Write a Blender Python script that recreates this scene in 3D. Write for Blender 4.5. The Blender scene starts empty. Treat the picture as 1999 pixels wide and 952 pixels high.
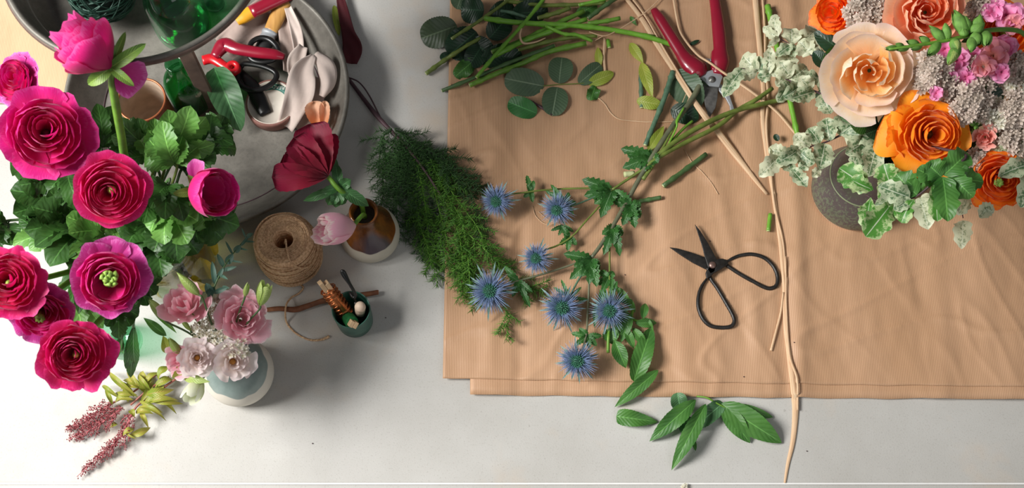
import bpy, math, random
from mathutils import Vector, Matrix, noise
V = Vector; pi = math.pi
sc = bpy.context.scene
COL = sc.collection

# ------------------------------------------------------------------ camera, light, exposure
FPX = 2540.0; TILT = math.radians(20); DIST = 1.814
CAM = V((0, -DIST*math.sin(TILT), DIST*math.cos(TILT)))
VIEW = V((0, math.sin(TILT), -math.cos(TILT))); UP = V((0, math.cos(TILT), math.sin(TILT))); RT = V((1, 0, 0))
cd = bpy.data.cameras.new('camera'); cam = bpy.data.objects.new('camera', cd); COL.objects.link(cam)
cam.location = CAM; cam.rotation_euler = (TILT, 0, 0)
cd.sensor_width = 36; cd.lens = FPX/1999*36; cd.clip_start = .05; cd.clip_end = 50
cd.dof.use_dof = True; cd.dof.focus_distance = 1.70; cd.dof.aperture_fstop = 8
sc.camera = cam
sc.view_settings.view_transform = 'Standard'; sc.view_settings.look = 'None'
sc.view_settings.gamma = 1; sc.view_settings.use_curve_mapping = False
sc.view_settings.exposure = 0.0

world = bpy.data.worlds.new('world'); sc.world = world; world.use_nodes = True
bg = world.node_tree.nodes['Background']; bg.inputs[0].default_value = (.93, .96, 1.0, 1); bg.inputs[1].default_value = .115

def area(name, loc, target, sx, sy, power, col):
    l = bpy.data.lights.new(name, 'AREA'); l.shape = 'RECTANGLE'; l.size = sx; l.size_y = sy; l.energy = power; l.color = col
    o = bpy.data.objects.new(name, l); COL.objects.link(o); o.location = loc
    o.rotation_euler = (V(target)-V(loc)).to_track_quat('-Z', 'Y').to_euler()
    return o
area('window_light', (-2.05, -0.2, 1.95), (0, -.05, 0), 1.0, 1.0, 134, (1, .985, .96))
area('fill_light', (1.2, -1.6, 1.9), (.55, 0, 0), 1.3, 1.3, 9, (.97, .98, 1))  # added fill lamp to brighten the right side, no real window

# ------------------------------------------------------------------ geometry from measured spots
def P(px, py, z=0.0):
    d = VIEW + RT*((px-999.5)/FPX) - UP*((py-476.0)/FPX)
    s = (z-CAM.z)/d.z
    return CAM + d*s
def pxm(p):
    """metres covered by one image pixel at p"""
    return (p-CAM).dot(VIEW)/FPX
def toward(p):
    return (CAM-p).normalized()
def ax(p, tx=0, ty=0):
    """direction facing up, leaning tx right and ty away"""
    return (toward(p) + RT*tx + UP*ty).normalized()

def lin(h):
    r = []
    for i in (0, 2, 4):
        c = int(h[i:i+2], 16)/255
        r.append(c/12.92 if c <= .04045 else ((c+.055)/1.055)**2.4)
    return (*r, 1)

# ------------------------------------------------------------------ mesh builder
class MB:
    def __init__(s): s.v = []; s.f = []; s.uv = []; s.mi = []; s.m = 0
    def vert(s, p, uv=(0, 0)):
        s.v.append((p[0], p[1], p[2])); s.uv.append(uv); return len(s.v)-1
    def face(s, *i): s.f.append(i); s.mi.append(s.m)
    def grid(s, rows, closed=False):
        n = len(rows[0])
        for a, b in zip(rows, rows[1:]):
            for i in range(n if closed else n-1):
                j = (i+1) % n
                s.face(a[i], a[j], b[j], b[i])

def finish(name, mb, mats, parent=None, smooth=True, solid=0, sub=0, bevel=0):
    me = bpy.data.meshes.new(name)
    off = WORLD_OF.get(parent.name, V((0, 0, 0))) if parent else V((0, 0, 0))
    me.from_pydata([(a-off[0], b-off[1], c-off[2]) for a, b, c in mb.v], [], mb.f)
    for m in (mats if isinstance(mats, (list, tuple)) else [mats]): me.materials.append(m)
    uvl = me.uv_layers.new(name='UVMap')
    uvs = [0.0]*(2*len(me.loops)); vi = [0]*len(me.loops); me.loops.foreach_get('vertex_index', vi)
    for k, i in enumerate(vi): uvs[2*k], uvs[2*k+1] = mb.uv[i]
    uvl.data.foreach_set('uv', uvs)
    me.polygons.foreach_set('material_index', mb.mi)
    me.polygons.foreach_set('use_smooth', [smooth]*len(me.polygons))
    me.update()
    o = bpy.data.objects.new(name, me); COL.objects.link(o)
    if parent: o.parent = parent; WORLD_OF[o.name] = off
    else: WORLD_OF[o.name] = V((0, 0, 0))
    if bevel:
        b = o.modifiers.new('bevel', 'BEVEL'); b.width = bevel; b.segments = 3; b.limit_method = 'ANGLE'; b.angle_limit = .6
    if solid:
        b = o.modifiers.new('solid', 'SOLIDIFY'); b.thickness = solid; b.offset = 0
    if sub:
        b = o.modifiers.new('sub', 'SUBSURF'); b.levels = sub; b.render_levels = sub
    return o
WORLD_OF = {}
def thing(name, label, cat, loc, group=None):
    o = bpy.data.objects.new(name, None); COL.objects.link(o); o.location = loc; o.empty_display_size = .02
    WORLD_OF[o.name] = V(loc); o['label'] = label; o['category'] = cat
    if group: o['group'] = group
    return o
def tag(o, label, cat, group=None, kind=None):
    if label: o['label'] = label
    if cat: o['category'] = cat
    if group: o['group'] = group
    if kind: o['kind'] = kind
    return o

def crv(pts, n=8):
    """Catmull-Rom through points (Vectors or tuples of any length)"""
    pts = [tuple(p) for p in pts]
    if len(pts) < 3:
        a, b = pts[0], pts[-1]
        return [tuple(x+(y-x)*k/n for x, y in zip(a, b)) for k in range(n+1)]
    q = [tuple(2*x-y for x, y in zip(pts[0], pts[1]))]+pts+[tuple(2*x-y for x, y in zip(pts[-1], pts[-2]))]
    out = []
    for i in range(1, len(q)-2):
        p0, p1, p2, p3 = q[i-1:i+3]
        for k in range(n):
            t = k/n
            out.append(tuple(.5*(2*b+(c-a)*t+(2*a-5*b+4*c-d)*t*t+(3*b-a-3*c+d)*t**3) for a, b, c, d in zip(p0, p1, p2, p3)))
    out.append(pts[-1]); return out

def tube(mb, pts, rad, seg=8, flat=None, cap=True, upv=None):
    """pts: Vectors; rad: number or list; flat: thickness ratio measured along up"""
    pts = [V(p[:3]) for p in pts]; n = len(pts)
    if not isinstance(rad, (list, tuple)): rad = [rad]*n
    if len(rad) != n:
        m = len(rad)-1; rad = [rad[min(int(k/(n-1)*m), m-1)]*(1-(k/(n-1)*m-min(int(k/(n-1)*m), m-1)))+rad[min(int(k/(n-1)*m), m-1)+1]*(k/(n-1)*m-min(int(k/(n-1)*m), m-1)) for k in range(n)]
    rows = []; prev = None; L = 0
    for i in range(n):
        t = (pts[min(i+1, n-1)]-pts[max(i-1, 0)])
        t = t.normalized() if t.length > 1e-9 else V((0, 0, 1))
        if upv is not None or flat is not None:
            u = V(upv) if upv is not None else V((0, 0, 1))
            s = t.cross(u)
            s = s.normalized() if s.length > 1e-4 else V((1, 0, 0))
            w = s.cross(t)
        else:
            if prev is None:
                s = t.orthogonal().normalized()
            else:
                s = (prev-t*prev.dot(t)); s = s.normalized() if s.length > 1e-6 else t.orthogonal().normalized()
            prev = s; w = t.cross(s)
        fl = 1 if flat is None else flat
        if i: L += (pts[i]-pts[i-1]).length
        rows.append([mb.vert(pts[i]+s*math.cos(2*pi*k/seg)*rad[i]+w*math.sin(2*pi*k/seg)*rad[i]*fl, (k/seg, L*20)) for k in range(seg)])
    mb.grid(rows, True)
    if cap:
        mb.face(*rows[0][::-1]); mb.face(*rows[-1])

def lathe(mb, c, prof, seg=48, axis=None, wob=0):
    """prof: list of (r, z) going along the surface"""
    c = V(c); A = V(axis).normalized() if axis else V((0, 0, 1))
    X = A.orthogonal().normalized() if axis else V((1, 0, 0)); Y = A.cross(X)
    rows = []; L = 0
    for j, (r, z) in enumerate(prof):
        if j: L += math.hypot(r-prof[j-1][0], z-prof[j-1][1])
        row = []
        for k in range(seg):
            a = 2*pi*k/seg; rr = r*(1+wob*noise.noise(V((math.cos(a)*1.3, math.sin(a)*1.3, z*20))))
            row.append(mb.vert(c+X*math.cos(a)*rr+Y*math.sin(a)*rr+A*z, (k/seg, L*10)))
        rows.append(row)
    mb.grid(rows, True)
    if 1e-5 < prof[0][0] < .0011: mb.face(*rows[0][::-1])
    if 1e-5 < prof[-1][0] < .0011: mb.face(*rows[-1])

def frame(pos, xdir, nrm):
    x = V(xdir).normalized(); n = V(nrm); y = n.cross(x)
    y = y.normalized() if y.length > 1e-5 else x.orthogonal().normalized()
    z = x.cross(y)
    return V(pos), x, y, z

def shp(a, b):
    pk = a/(a+b); m = (pk**a)*((1-pk)**b)
    return lambda t: ((max(t, 0)**a)*(max(1-t, 0)**b))/m
OV = shp(.55, .62); LAN = shp(.75, .95); ROUND = shp(.45, .42); OBO = shp(.95, .5); WIDE = shp(.42, .6)

def leaf(mb, base, tip, w, nrm=None, shape=OV, fold=.25, arch=.1, ser=0, nser=12, wave=0, nu=14, nv=6, twist=0, seed=0, cup=0, scal=0):
    """leaf blade between two points, width w; grid with midrib fold, arch, toothed or wavy edge"""
    base = V(base); tip = V(tip); d = tip-base; L = d.length
    if nrm is None: nrm = toward(base)
    p0, x, y, z = frame(base, d, nrm); rows = []
    if ser: nu = max(nu, min(nser*3, 48))
    for i in range(nu+1):
        t = i/nu; h = w/2*shape(t) if 0 < t < 1 else w*.012
        if ser and 0 < t < 1: h *= 1-ser*((t*nser) % 1)
        if scal and 0 < t < 1: h *= 1+scal*math.sin(t*nser*2*pi+seed)*min(1, 4*t)
        tw = twist*(t-.5); cy = y*math.cos(tw)+z*math.sin(tw); cz = z*math.cos(tw)-y*math.sin(tw)
        row = []
        for j in range(nv+1):
            s = 2*j/nv-1
            wv = wave*w*math.sin(t*9+seed*1.7+(2 if s > 0 else 0))*abs(s)**1.5*min(1, shape(t)*1.2)
            p = p0+x*(t*L)+cy*(s*h*math.cos(fold))+cz*(abs(s)*h*math.sin(fold)+wv+cup*w*s*s)+z*(arch*L*4*t*(1-t))
            row.append(mb.vert(p, ((s+1)/2, t)))
        rows.append(row)
    mb.grid(rows)

def lobed(mb, base, tip, w, nrm=None, n=5, ser=.25, spread=1.15, seed=0, wave=.05, arch=.12, depth=.7, lobew=.5, shape=OV):
    """deeply cut leaf: toothed lobes fanning out of one point"""
    base = V(base); tip = V(tip); d = tip-base; L = d.length
    if nrm is None: nrm = toward(base)
    p0, x, y, z = frame(base, d, nrm); rnd = random.Random(seed)
    org = p0+x*L*.12
    tube(mb, [p0, p0+x*L*.06, org+x*L*.1], w*.02, 5)
    for k in range(n):
        a = (k-(n-1)/2)/max((n-1)/2, 1)*spread
        ll = L*.88*(1-(1-depth)*abs(a)/spread)*(.9+rnd.random()*.2)
        dd = x*math.cos(a)+y*math.sin(a)*min(1.3, w/L)+z*rnd.uniform(-.12, .18)
        leaf(mb, org, org+dd.normalized()*ll, w*lobew*(.9+.25*rnd.random()), (z+y*math.sin(a)*rnd.uniform(-.35, .2)+x*rnd.uniform(-.2, .2)), shape, fold=.28, arch=arch*rnd.uniform(.3, 1.5), ser=ser, nser=7, wave=wave, seed=seed+k, nv=4)

def prism(mb, pts, z0, z1):
    n = len(pts)
    lo = [mb.vert((p[0], p[1], z0)) for p in pts]; hi = [mb.vert((p[0], p[1], z1)) for p in pts]
    # keep counter-clockwise
    A = sum(pts[i][0]*pts[(i+1) % n][1]-pts[(i+1) % n][0]*pts[i][1] for i in range(n))
    if A < 0: lo.reverse(); hi.reverse()
    mb.face(*lo[::-1]); mb.face(*hi)
    for i in range(n):
        j = (i+1) % n; mb.face(lo[i], lo[j], hi[j], hi[i])

def petal(mb, M, a0, hw, rb, rc, zc, rt, zt, ruf=0, spiral=0, nu=8, nv=7, seed=0, notch=.3, lip=0):
    """cupped petal in a flower's frame M=(pos, X, Y, Z)"""
    c, X, Y, Z = M; rows = []
    for j in range(nv+1):
        v0 = j/nv; row = []
        for i in range(nu+1):
            u = 2*i/nu-1
            v = v0*(1-notch*abs(u)**2.6)
            v *= 1+ruf*noise.noise(V((u*2.2+seed, seed*1.3, v0)))*v0
            r = (1-v)**2*rb+2*v*(1-v)*rc+v*v*rt; z = 2*v*(1-v)*zc+v*v*zt
            r += spiral*u*rt*v+lip*max(0, v-.7)*rt
            z -= lip*max(0, v-.75)**2*rt*4
            z += ruf*rt*.55*noise.noise(V((u*1.9+seed*2, v*1.1, seed)))*v
            r += ruf*rt*.5*noise.noise(V((u*2.5+seed*3, v*1.4, seed+9)))*v
            a = a0+u*hw*(.45+.55*min(1, v0*1.7))
            row.append(mb.vert(c+X*math.cos(a)*r+Y*math.sin(a)*r+Z*z, ((u+1)/2, v0)))
        rows.append(row)
    mb.grid(rows)

def mframe(pos, axis, roll=0):
    Z = V(axis).normalized(); X = (RT-Z*RT.dot(Z)).normalized(); Y = Z.cross(X)
    return V(pos), X*math.cos(roll)+Y*math.sin(roll), Y*math.cos(roll)-X*math.sin(roll), Z
# ------------------------------------------------------------------ materials (all procedural)
def mk(name):
    m = bpy.data.materials.new(name); m.use_nodes = True; nt = m.node_tree
    return m, nt, nt.nodes['Principled BSDF']
def nd(nt, t, **kw):
    n = nt.nodes.new(t)
    for k, v in kw.items(): setattr(n, k, v)
    return n
def math_(nt, op, a, b=None, c=None):
    n = nd(nt, 'ShaderNodeMath', operation=op)
    for i, x in enumerate((a, b, c)):
        if x is None: continue
        if isinstance(x, (int, float)): n.inputs[i].default_value = x
        else: nt.links.new(x, n.inputs[i])
    return n.outputs[0]
def mixc(nt, fac, a, b):
    n = nd(nt, 'ShaderNodeMix', data_type='RGBA')
    for i, x in ((0, fac), (6, a), (7, b)):
        if isinstance(x, (int, float)): n.inputs[i].default_value = x
        elif isinstance(x, tuple): n.inputs[i].default_value = x
        else: nt.links.new(x, n.inputs[i])
    return n.outputs[2]
def ramp(nt, fac, *stops):
    n = nd(nt, 'ShaderNodeValToRGB'); e = n.color_ramp.elements
    while len(e) < len(stops): e.new(.5)
    for k, (p, c) in enumerate(stops): e[k].position = p; e[k].color = c
    nt.links.new(fac, n.inputs[0]); return n.outputs[0]
def noi(nt, scale, detail=3, vec=None, stretch=None, rough=.5, coord='Object'):
    n = nd(nt, 'ShaderNodeTexNoise'); n.inputs['Scale'].default_value = scale; n.inputs['Detail'].default_value = detail; n.inputs['Roughness'].default_value = rough
    if vec is None: vec = nd(nt, 'ShaderNodeTexCoord').outputs[coord]
    if stretch:
        mp = nd(nt, 'ShaderNodeMapping'); mp.inputs['Scale'].default_value = stretch; nt.links.new(vec, mp.inputs[0]); vec = mp.outputs[0]
    nt.links.new(vec, n.inputs['Vector']); return n.outputs[0]
def bump(nt, bs, h, strength=.3, dist=.001):
    b = nd(nt, 'ShaderNodeBump'); b.inputs['Strength'].default_value = strength; b.inputs['Distance'].default_value = dist
    nt.links.new(h, b.inputs['Height']); nt.links.new(b.outputs[0], bs.inputs['Normal'])
def uvxy(nt):
    s = nd(nt, 'ShaderNodeSeparateXYZ'); nt.links.new(nd(nt, 'ShaderNodeTexCoord').outputs['UV'], s.inputs[0]); return s.outputs[0], s.outputs[1]
def transl(m, nt, bs, col, fac):
    t = nd(nt, 'ShaderNodeBsdfTranslucent'); mx = nd(nt, 'ShaderNodeMixShader'); mx.inputs[0].default_value = fac
    if isinstance(col, tuple): t.inputs[0].default_value = col
    else: nt.links.new(col, t.inputs[0])
    nt.links.new(bs.outputs[0], mx.inputs[1]); nt.links.new(t.outputs[0], mx.inputs[2])
    nt.links.new(mx.outputs[0], nt.nodes['Material Output'].inputs[0])

def plain(name, h, rough=.5, metal=0, var=.12, scale=60, bmp=0, coat=0, spec=None):
    m, nt, bs = mk(name); c = lin(h)
    n = noi(nt, scale)
    d = tuple(x*(1-var) for x in c[:3])+(1,); e = tuple(min(1, x*(1+var)) for x in c[:3])+(1,)
    nt.links.new(ramp(nt, n, (.3, d), (.7, e)), bs.inputs['Base Color'])
    bs.inputs['Roughness'].default_value = rough; bs.inputs['Metallic'].default_value = metal
    bs.inputs['Coat Weight'].default_value = coat
    if spec is not None: bs.inputs['Specular IOR Level'].default_value = spec
    if bmp: bump(nt, bs, noi(nt, scale*3), bmp, .0006)
    return m

def leafmat(name, a, b, rib=None, tr=.25, rough=.45, back=None):
    m, nt, bs = mk(name); u, v = uvxy(nt)
    c = ramp(nt, noi(nt, 35, 3), (.3, lin(a)), (.7, lin(b)))
    du = math_(nt, 'ABSOLUTE', math_(nt, 'SUBTRACT', u, .5))
    side = math_(nt, 'SINE', math_(nt, 'MULTIPLY', math_(nt, 'SUBTRACT', v, math_(nt, 'MULTIPLY', du, .45)), 62))
    sv = math_(nt, 'MULTIPLY', math_(nt, 'GREATER_THAN', side, .93), .14)
    mr = math_(nt, 'MULTIPLY', math_(nt, 'LESS_THAN', du, .022), .75)
    f = math_(nt, 'MAXIMUM', sv, mr)
    rc = lin(rib) if rib else tuple(min(1, x*1.9+.02) for x in lin(b)[:3])+(1,)
    c = mixc(nt, f, c, rc)
    nt.links.new(c, bs.inputs['Base Color']); bs.inputs['Roughness'].default_value = rough
    bump(nt, bs, math_(nt, 'ADD', side, math_(nt, 'MULTIPLY', du, -8)), .22, .0005)
    transl(m, nt, bs, c, tr); return m

def petmat(name, base, mid, edge, tr=.3, rough=.55, streak=.5, rim=None):
    m, nt, bs = mk(name); u, v = uvxy(nt)
    uvn = nd(nt, 'ShaderNodeTexCoord').outputs['UV']
    st = noi(nt, 6, 3, uvn, (9, 1, 1))
    f = math_(nt, 'ADD', v, math_(nt, 'MULTIPLY', math_(nt, 'SUBTRACT', st, .5), streak))
    stops = [(.05, lin(base)), (.5, lin(mid)), (.92, lin(edge))]
    if rim: stops = [(.05, lin(base)), (.5, lin(mid)), (.88, lin(edge)), (.97, lin(rim))]
    c = ramp(nt, f, *stops)
    nt.links.new(c, bs.inputs['Base Color']); bs.inputs['Roughness'].default_value = rough
    bs.inputs['Sheen Weight'].default_value = .15
    bump(nt, bs, st, .25, .0008)
    transl(m, nt, bs, c, tr); return m

# --- table top: pale worn concrete-like laminate
def table_mat():
    m, nt, bs = mk('pale_worn_table_top')
    c = ramp(nt, noi(nt, 3.2, 6, rough=.6), (.3, lin('b3b0a9')), (.62, lin('c7c5c0')))
    c = mixc(nt, math_(nt, 'MULTIPLY', math_(nt, 'GREATER_THAN', noi(nt, 420, 2), .63), .22), c, lin('8f8a80'))
    st = math_(nt, 'MULTIPLY', ramp(nt, noi(nt, 5.5, 4, rough=.65), (.56, (0, 0, 0, 1)), (.74, (1, 1, 1, 1))), .45)
    c = mixc(nt, st, c, lin('cdb59a'))
    c = mixc(nt, math_(nt, 'MULTIPLY', ramp(nt, noi(nt, 95, 2), (.76, (0, 0, 0, 1)), (.80, (1, 1, 1, 1))), .35), c, lin('7f776c'))
    nt.links.new(c, bs.inputs['Base Color']); bs.inputs['Roughness'].default_value = .62
    bump(nt, bs, noi(nt, 500, 3), .25, .0006); return m
M_table = table_mat()
def kraft(name, a, b):
    m, nt, bs = mk(name)
    s = nd(nt, 'ShaderNodeSeparateXYZ'); nt.links.new(nd(nt, 'ShaderNodeTexCoord').outputs['Object'], s.inputs[0])
    rib = math_(nt, 'SINE', math_(nt, 'MULTIPLY', s.outputs[0], 2*pi/.0023))
    c = ramp(nt, noi(nt, 9, 5, stretch=(1, .4, 1)), (.3, lin(a)), (.7, lin(b)))
    c = mixc(nt, math_(nt, 'MULTIPLY', math_(nt, 'ADD', rib, 1), .10), c, lin('e9c49d'))
    c = mixc(nt, math_(nt, 'MULTIPLY', noi(nt, 260, 3, stretch=(1, .12, 1)), .22), c, lin('8e6242'))
    nt.links.new(c, bs.inputs['Base Color']); bs.inputs['Roughness'].default_value = .5
    bump(nt, bs, rib, .3, .0003); return m
M_kraft = kraft('brown_ribbed_kraft_paper', 'bb916d', 'c49b79')
M_kraft_overlit = kraft('overlit_ribbed_kraft_paper', 'd9b48c', 'dfbf98')  # paler copy of the kraft, overexposure put into the colour

def galv():
    m, nt, bs = mk('galvanised_zinc')
    c = ramp(nt, noi(nt, 14, 6, rough=.65), (.3, lin('54514b')), (.5, lin('736f67')), (.7, lin('8e8a81')))
    c = mixc(nt, math_(nt, 'MULTIPLY', math_(nt, 'GREATER_THAN', noi(nt, 300, 2), .6), .25), c, lin('5d5b56'))
    nt.links.new(c, bs.inputs['Base Color']); bs.inputs['Metallic'].default_value = .35; bs.inputs['Roughness'].default_value = .55
    bump(nt, bs, noi(nt, 60, 4), .15, .0008); return m
M_zinc = galv(); M_rust = plain('rusty_brown_iron', '6d5a50', .6, .3, .3, 50)

GL = leafmat('ranunculus_leaf', '28491c', '3d6a2a'); GL2 = leafmat('ranunculus_leaf_light', '558a3a', '76aa50')
GDK = leafmat('dark_rose_leaf', '16301d', '22452a', rough=.38); GGR = leafmat('grey_green_leaf', '4a6148', '5c7657', rib='93a888')
GBR = leafmat('bright_green_leaf', '386c2c', '55883c'); GYL = leafmat('yellow_green_leaf', '93a83a', 'b3bd4e', rib='cdd27a')
GEU = leafmat('blue_green_eucalyptus_leaf', '3d5f52', '567a68', rib='7d9c88'); GTH = leafmat('sea_holly_leaf', '285824', '3f7830', rib='8fb684')
GAS = leafmat('astilbe_leaf', '80962f', 'b0a848', rib='c98a5a'); GSP = leafmat('anemone_leaf', '3a6a38', '568850')
GSAGE = leafmat('big_sage_green_leaf', '38603a', '5d8a5c')
def varieg(name, green, cream, thr=.5, sc_=90):
    m, nt, bs = mk(name); u, v = uvxy(nt)
    du = math_(nt, 'ABSOLUTE', math_(nt, 'SUBTRACT', u, .5))
    n = noi(nt, sc_, 5, rough=.7)
    f = math_(nt, 'ADD', n, math_(nt, 'MULTIPLY', math_(nt, 'SUBTRACT', du, .22), .45))
    f = ramp(nt, f, (thr-.06, (0, 0, 0, 1)), (thr+.05, (1, 1, 1, 1)))
    c = mixc(nt, f, lin(green), lin(cream))
    c = mixc(nt, math_(nt, 'MULTIPLY', math_(nt, 'LESS_THAN', du, .02), .7), c, lin('dfe6cf'))
    nt.links.new(c, bs.inputs['Base Color']); bs.inputs['Roughness'].default_value = .45
    bump(nt, bs, n, .3, .001); transl(m, nt, bs, c, .22); return m
VAR1 = varieg('variegated_cream_leaf', '7c8c66', 'ced2b2', .42, 260); VAR2 = varieg('variegated_green_leaf', '4f8a35', 'b4c890', .57, 130)
VAR3 = varieg('mottled_sage_leaf', '56764e', 'b9c4a2', .48, 240)

RAN = petmat('magenta_ranunculus_petal', 'a80040', 'de0a6c', 'e4148a', rim='ea3c9c')
RAN2 = petmat('hot_pink_ranunculus_petal', 'b00038', 'dc0854', 'e01474', rim='ec388c')
RANP = petmat('purple_pink_petal', '9a0a5a', 'c21680', 'd23c9c', rim='e272be')
RANB = petmat('side_view_magenta_petal', 'c80068', 'e80680', 'f0208e', rim='f45cae')
RANO = petmat('orange_ranunculus_petal', 'f06a04', 'fd9a0a', 'ffa81c', rim='fb8a10')
RANO2 = petmat('deep_orange_petal', 'f05404', 'ff7a0c', 'ff9618', rim='fd6a0a')
ROSE = petmat('peach_rose_petal', 'fbb25a', 'fddcb0', 'fdebd8', tr=.45, rim='fde6da'); ROSEC = petmat('salmon_rose_petal', 'f88a50', 'fdae80', 'fec8a4', tr=.35, rim='fcb498')
LIS = petmat('pink_lisianthus_petal', 'e0aab0', 'eeabb9', 'f2bcc8', rim='f6d8dc'); LISW = petmat('white_lisianthus_petal', 'e8d0c0', 'f2e2dc', 'f6ecea', rim='f8e4e6')
LISG = petmat('green_white_bud_petal', 'b9c77c', 'dbe2b4', 'eef0dc'); TUL = petmat('pale_pink_tulip_petal', 'f6d4d8', 'fac6d4', 'f8bcd0', rim='fcece6')
RED = petmat('crimson_petal', '7c0826', '8c062a', '98083a', rim='76082c', streak=.9); SNAP = petmat('pink_snapdragon_petal', 'ee7cb0', 'f690c4', 'fab4da')
SNAPS = petmat('salmon_snapdragon_petal', 'f0a890', 'f09aa0', 'f4a8bc'); PEACH = petmat('peach_loose_petal', 'f08a2c', 'f4a478', 'f8ccaa')
FIL = petmat('dusty_pink_filler_petal', '9a8a7a', 'cbb8a8', 'e4d4c8', tr=.2); FILW = petmat('cream_filler_petal', 'c8bf98', 'e0dcc8', 'ece8da', tr=.2)

S_GRN = plain('fresh_green_stem', '64902f', .45, var=.2, scale=90); S_OLV = plain('olive_stem', '6a7a34', .5, var=.25, scale=90)
S_DK = plain('dark_green_stem', '466437', .5, var=.25, scale=90); S_BRT = plain('bright_green_stem', '6ea534', .4, var=.15, scale=90)
S_BLU = plain('blue_green_stem', '55755c', .5, var=.25, scale=120); S_RED = plain('reddish_stem', '9a5a4c', .5, var=.2); S_BRN = plain('purple_brown_stem', '4a3238', .6, var=.3)
S_CUT = plain('pale_cut_end', 'c9cf9a', .7, var=.1); S_PUR = plain('purplish_green_stem', '65684f', .5, var=.2, scale=60)
SEP = leafmat('green_sepal', '5f8c3a', '8aa94c'); BUDG = leafmat('pale_green_bud', '93b04e', 'bcd07c', rib='d6e0a0')
RGC = plain('pale_green_flower_centre', '8fb04a', .5, var=.25, scale=200, bmp=.4); DKC = plain('dark_flower_centre', '2a2412', .7, bmp=.5)
YEL = plain('brown_yellow_flower_centre', 'a8742c', .7, bmp=.4)

WIRE = plain('dark_green_wire', '28463a', .4, .3, .2); BLACK = plain('black_plastic', '121212', .35, var=.3); IRON = plain('blackened_iron', '2c2a28', .4, .3, .35, 150, .2)
COPPER = plain('copper_wire', 'd08050', .25, .9, .2, 200); CU = plain('copper_rim', 'b36a45', .4, .5, .15); STEEL = plain('steel_plate', 'b4b8bc', .35, .45, .1); DSTEEL = plain('dark_blade_steel', '716f6c', .4, .45, .25, 150)
CRIM = plain('crimson_grip', '8e0f2a', .32, var=.06, coat=.4); SCAR = plain('scarlet_grip', 'c81420', .35, var=.06, coat=.3)
WOOD = plain('pale_peg_wood', 'd5b48c', .6, var=.12, scale=80); CORK = plain('pale_pink_wood_head', 'd8bfa8', .6, var=.12); GTHR = plain('green_thread', '12682f', .8, var=.25, scale=400, bmp=.5)
CLOTH = plain('pale_mauve_fabric', 'd3c2b8', .9, var=.07, scale=60, bmp=.15); CLOTHD = plain('grey_mauve_fabric', 'a8958c', .9, var=.1, scale=60, bmp=.15)
CREAM = plain('cream_card', 'd8cfc2', .7, var=.06, scale=30); ROLL = plain('rosy_brown_tape', '8a5f55', .7, var=.15, scale=80); TEAL = plain('teal_label', '1c6a5c', .5, var=.1)
WHITE = plain('white_print', 'e5e5e0', .6, var=.02); YELP = plain('yellow_paint', 'e0a020', .5, var=.08); TERRA = plain('terracotta_glaze', '8f4f34', .4, .1, .2, 30)
DRED = plain('dark_red_cloth', '4a0c16', .8, var=.2, scale=50)

def brush_wood():
    m, nt, bs = mk('golden_brush_wood'); c = ramp(nt, noi(nt, 30, 4, stretch=(6, .8, 1)), (.3, lin('a8763a')), (.7, lin('cf9f58')))
    nt.links.new(c, bs.inputs['Base Color']); bs.inputs['Roughness'].default_value = .4; return m
BRW = brush_wood()
def bark():
    m, nt, bs = mk('reddish_bark'); n = noi(nt, 90, 4, coord='UV', stretch=(.2, .08, 1)); c = ramp(nt, noi(nt, 70, 4), (.3, lin('5c3422')), (.6, lin('8a5636')), (.8, lin('a87450')))
    nt.links.new(c, bs.inputs['Base Color']); bs.inputs['Roughness'].default_value = .7; bump(nt, bs, noi(nt, 260, 3), .6, .001); return m
BARK = bark()
def twine_mat():
    m, nt, bs = mk('jute_twine'); u, v = uvxy(nt)
    c = ramp(nt, noi(nt, 380, 3), (.3, lin('b48c64')), (.5, lin('d6ae86')), (.7, lin('ebc9a0')))
    tw = math_(nt, 'SINE', math_(nt, 'ADD', math_(nt, 'MULTIPLY', u, 4*pi), math_(nt, 'MULTIPLY', v, 75)))
    nt.links.new(c, bs.inputs['Base Color']); bs.inputs['Roughness'].default_value = .9; bump(nt, bs, tw, .6, .0005); return m
TWINE = twine_mat()
def raffia_mat():
    m, nt, bs = mk('raffia'); c = ramp(nt, noi(nt, 8, 3, coord='UV', stretch=(3, .15, 1)), (.3, lin('d8ab80')), (.55, lin('edcba5')), (.75, lin('f8deba')))
    nt.links.new(c, bs.inputs['Base Color']); bs.inputs['Roughness'].default_value = .6; bump(nt, bs, noi(nt, 8, 3, coord='UV', stretch=(3, .15, 1)), .5, .0008); transl(m, nt, bs, c, .12); return m
RAF = raffia_mat()
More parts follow.
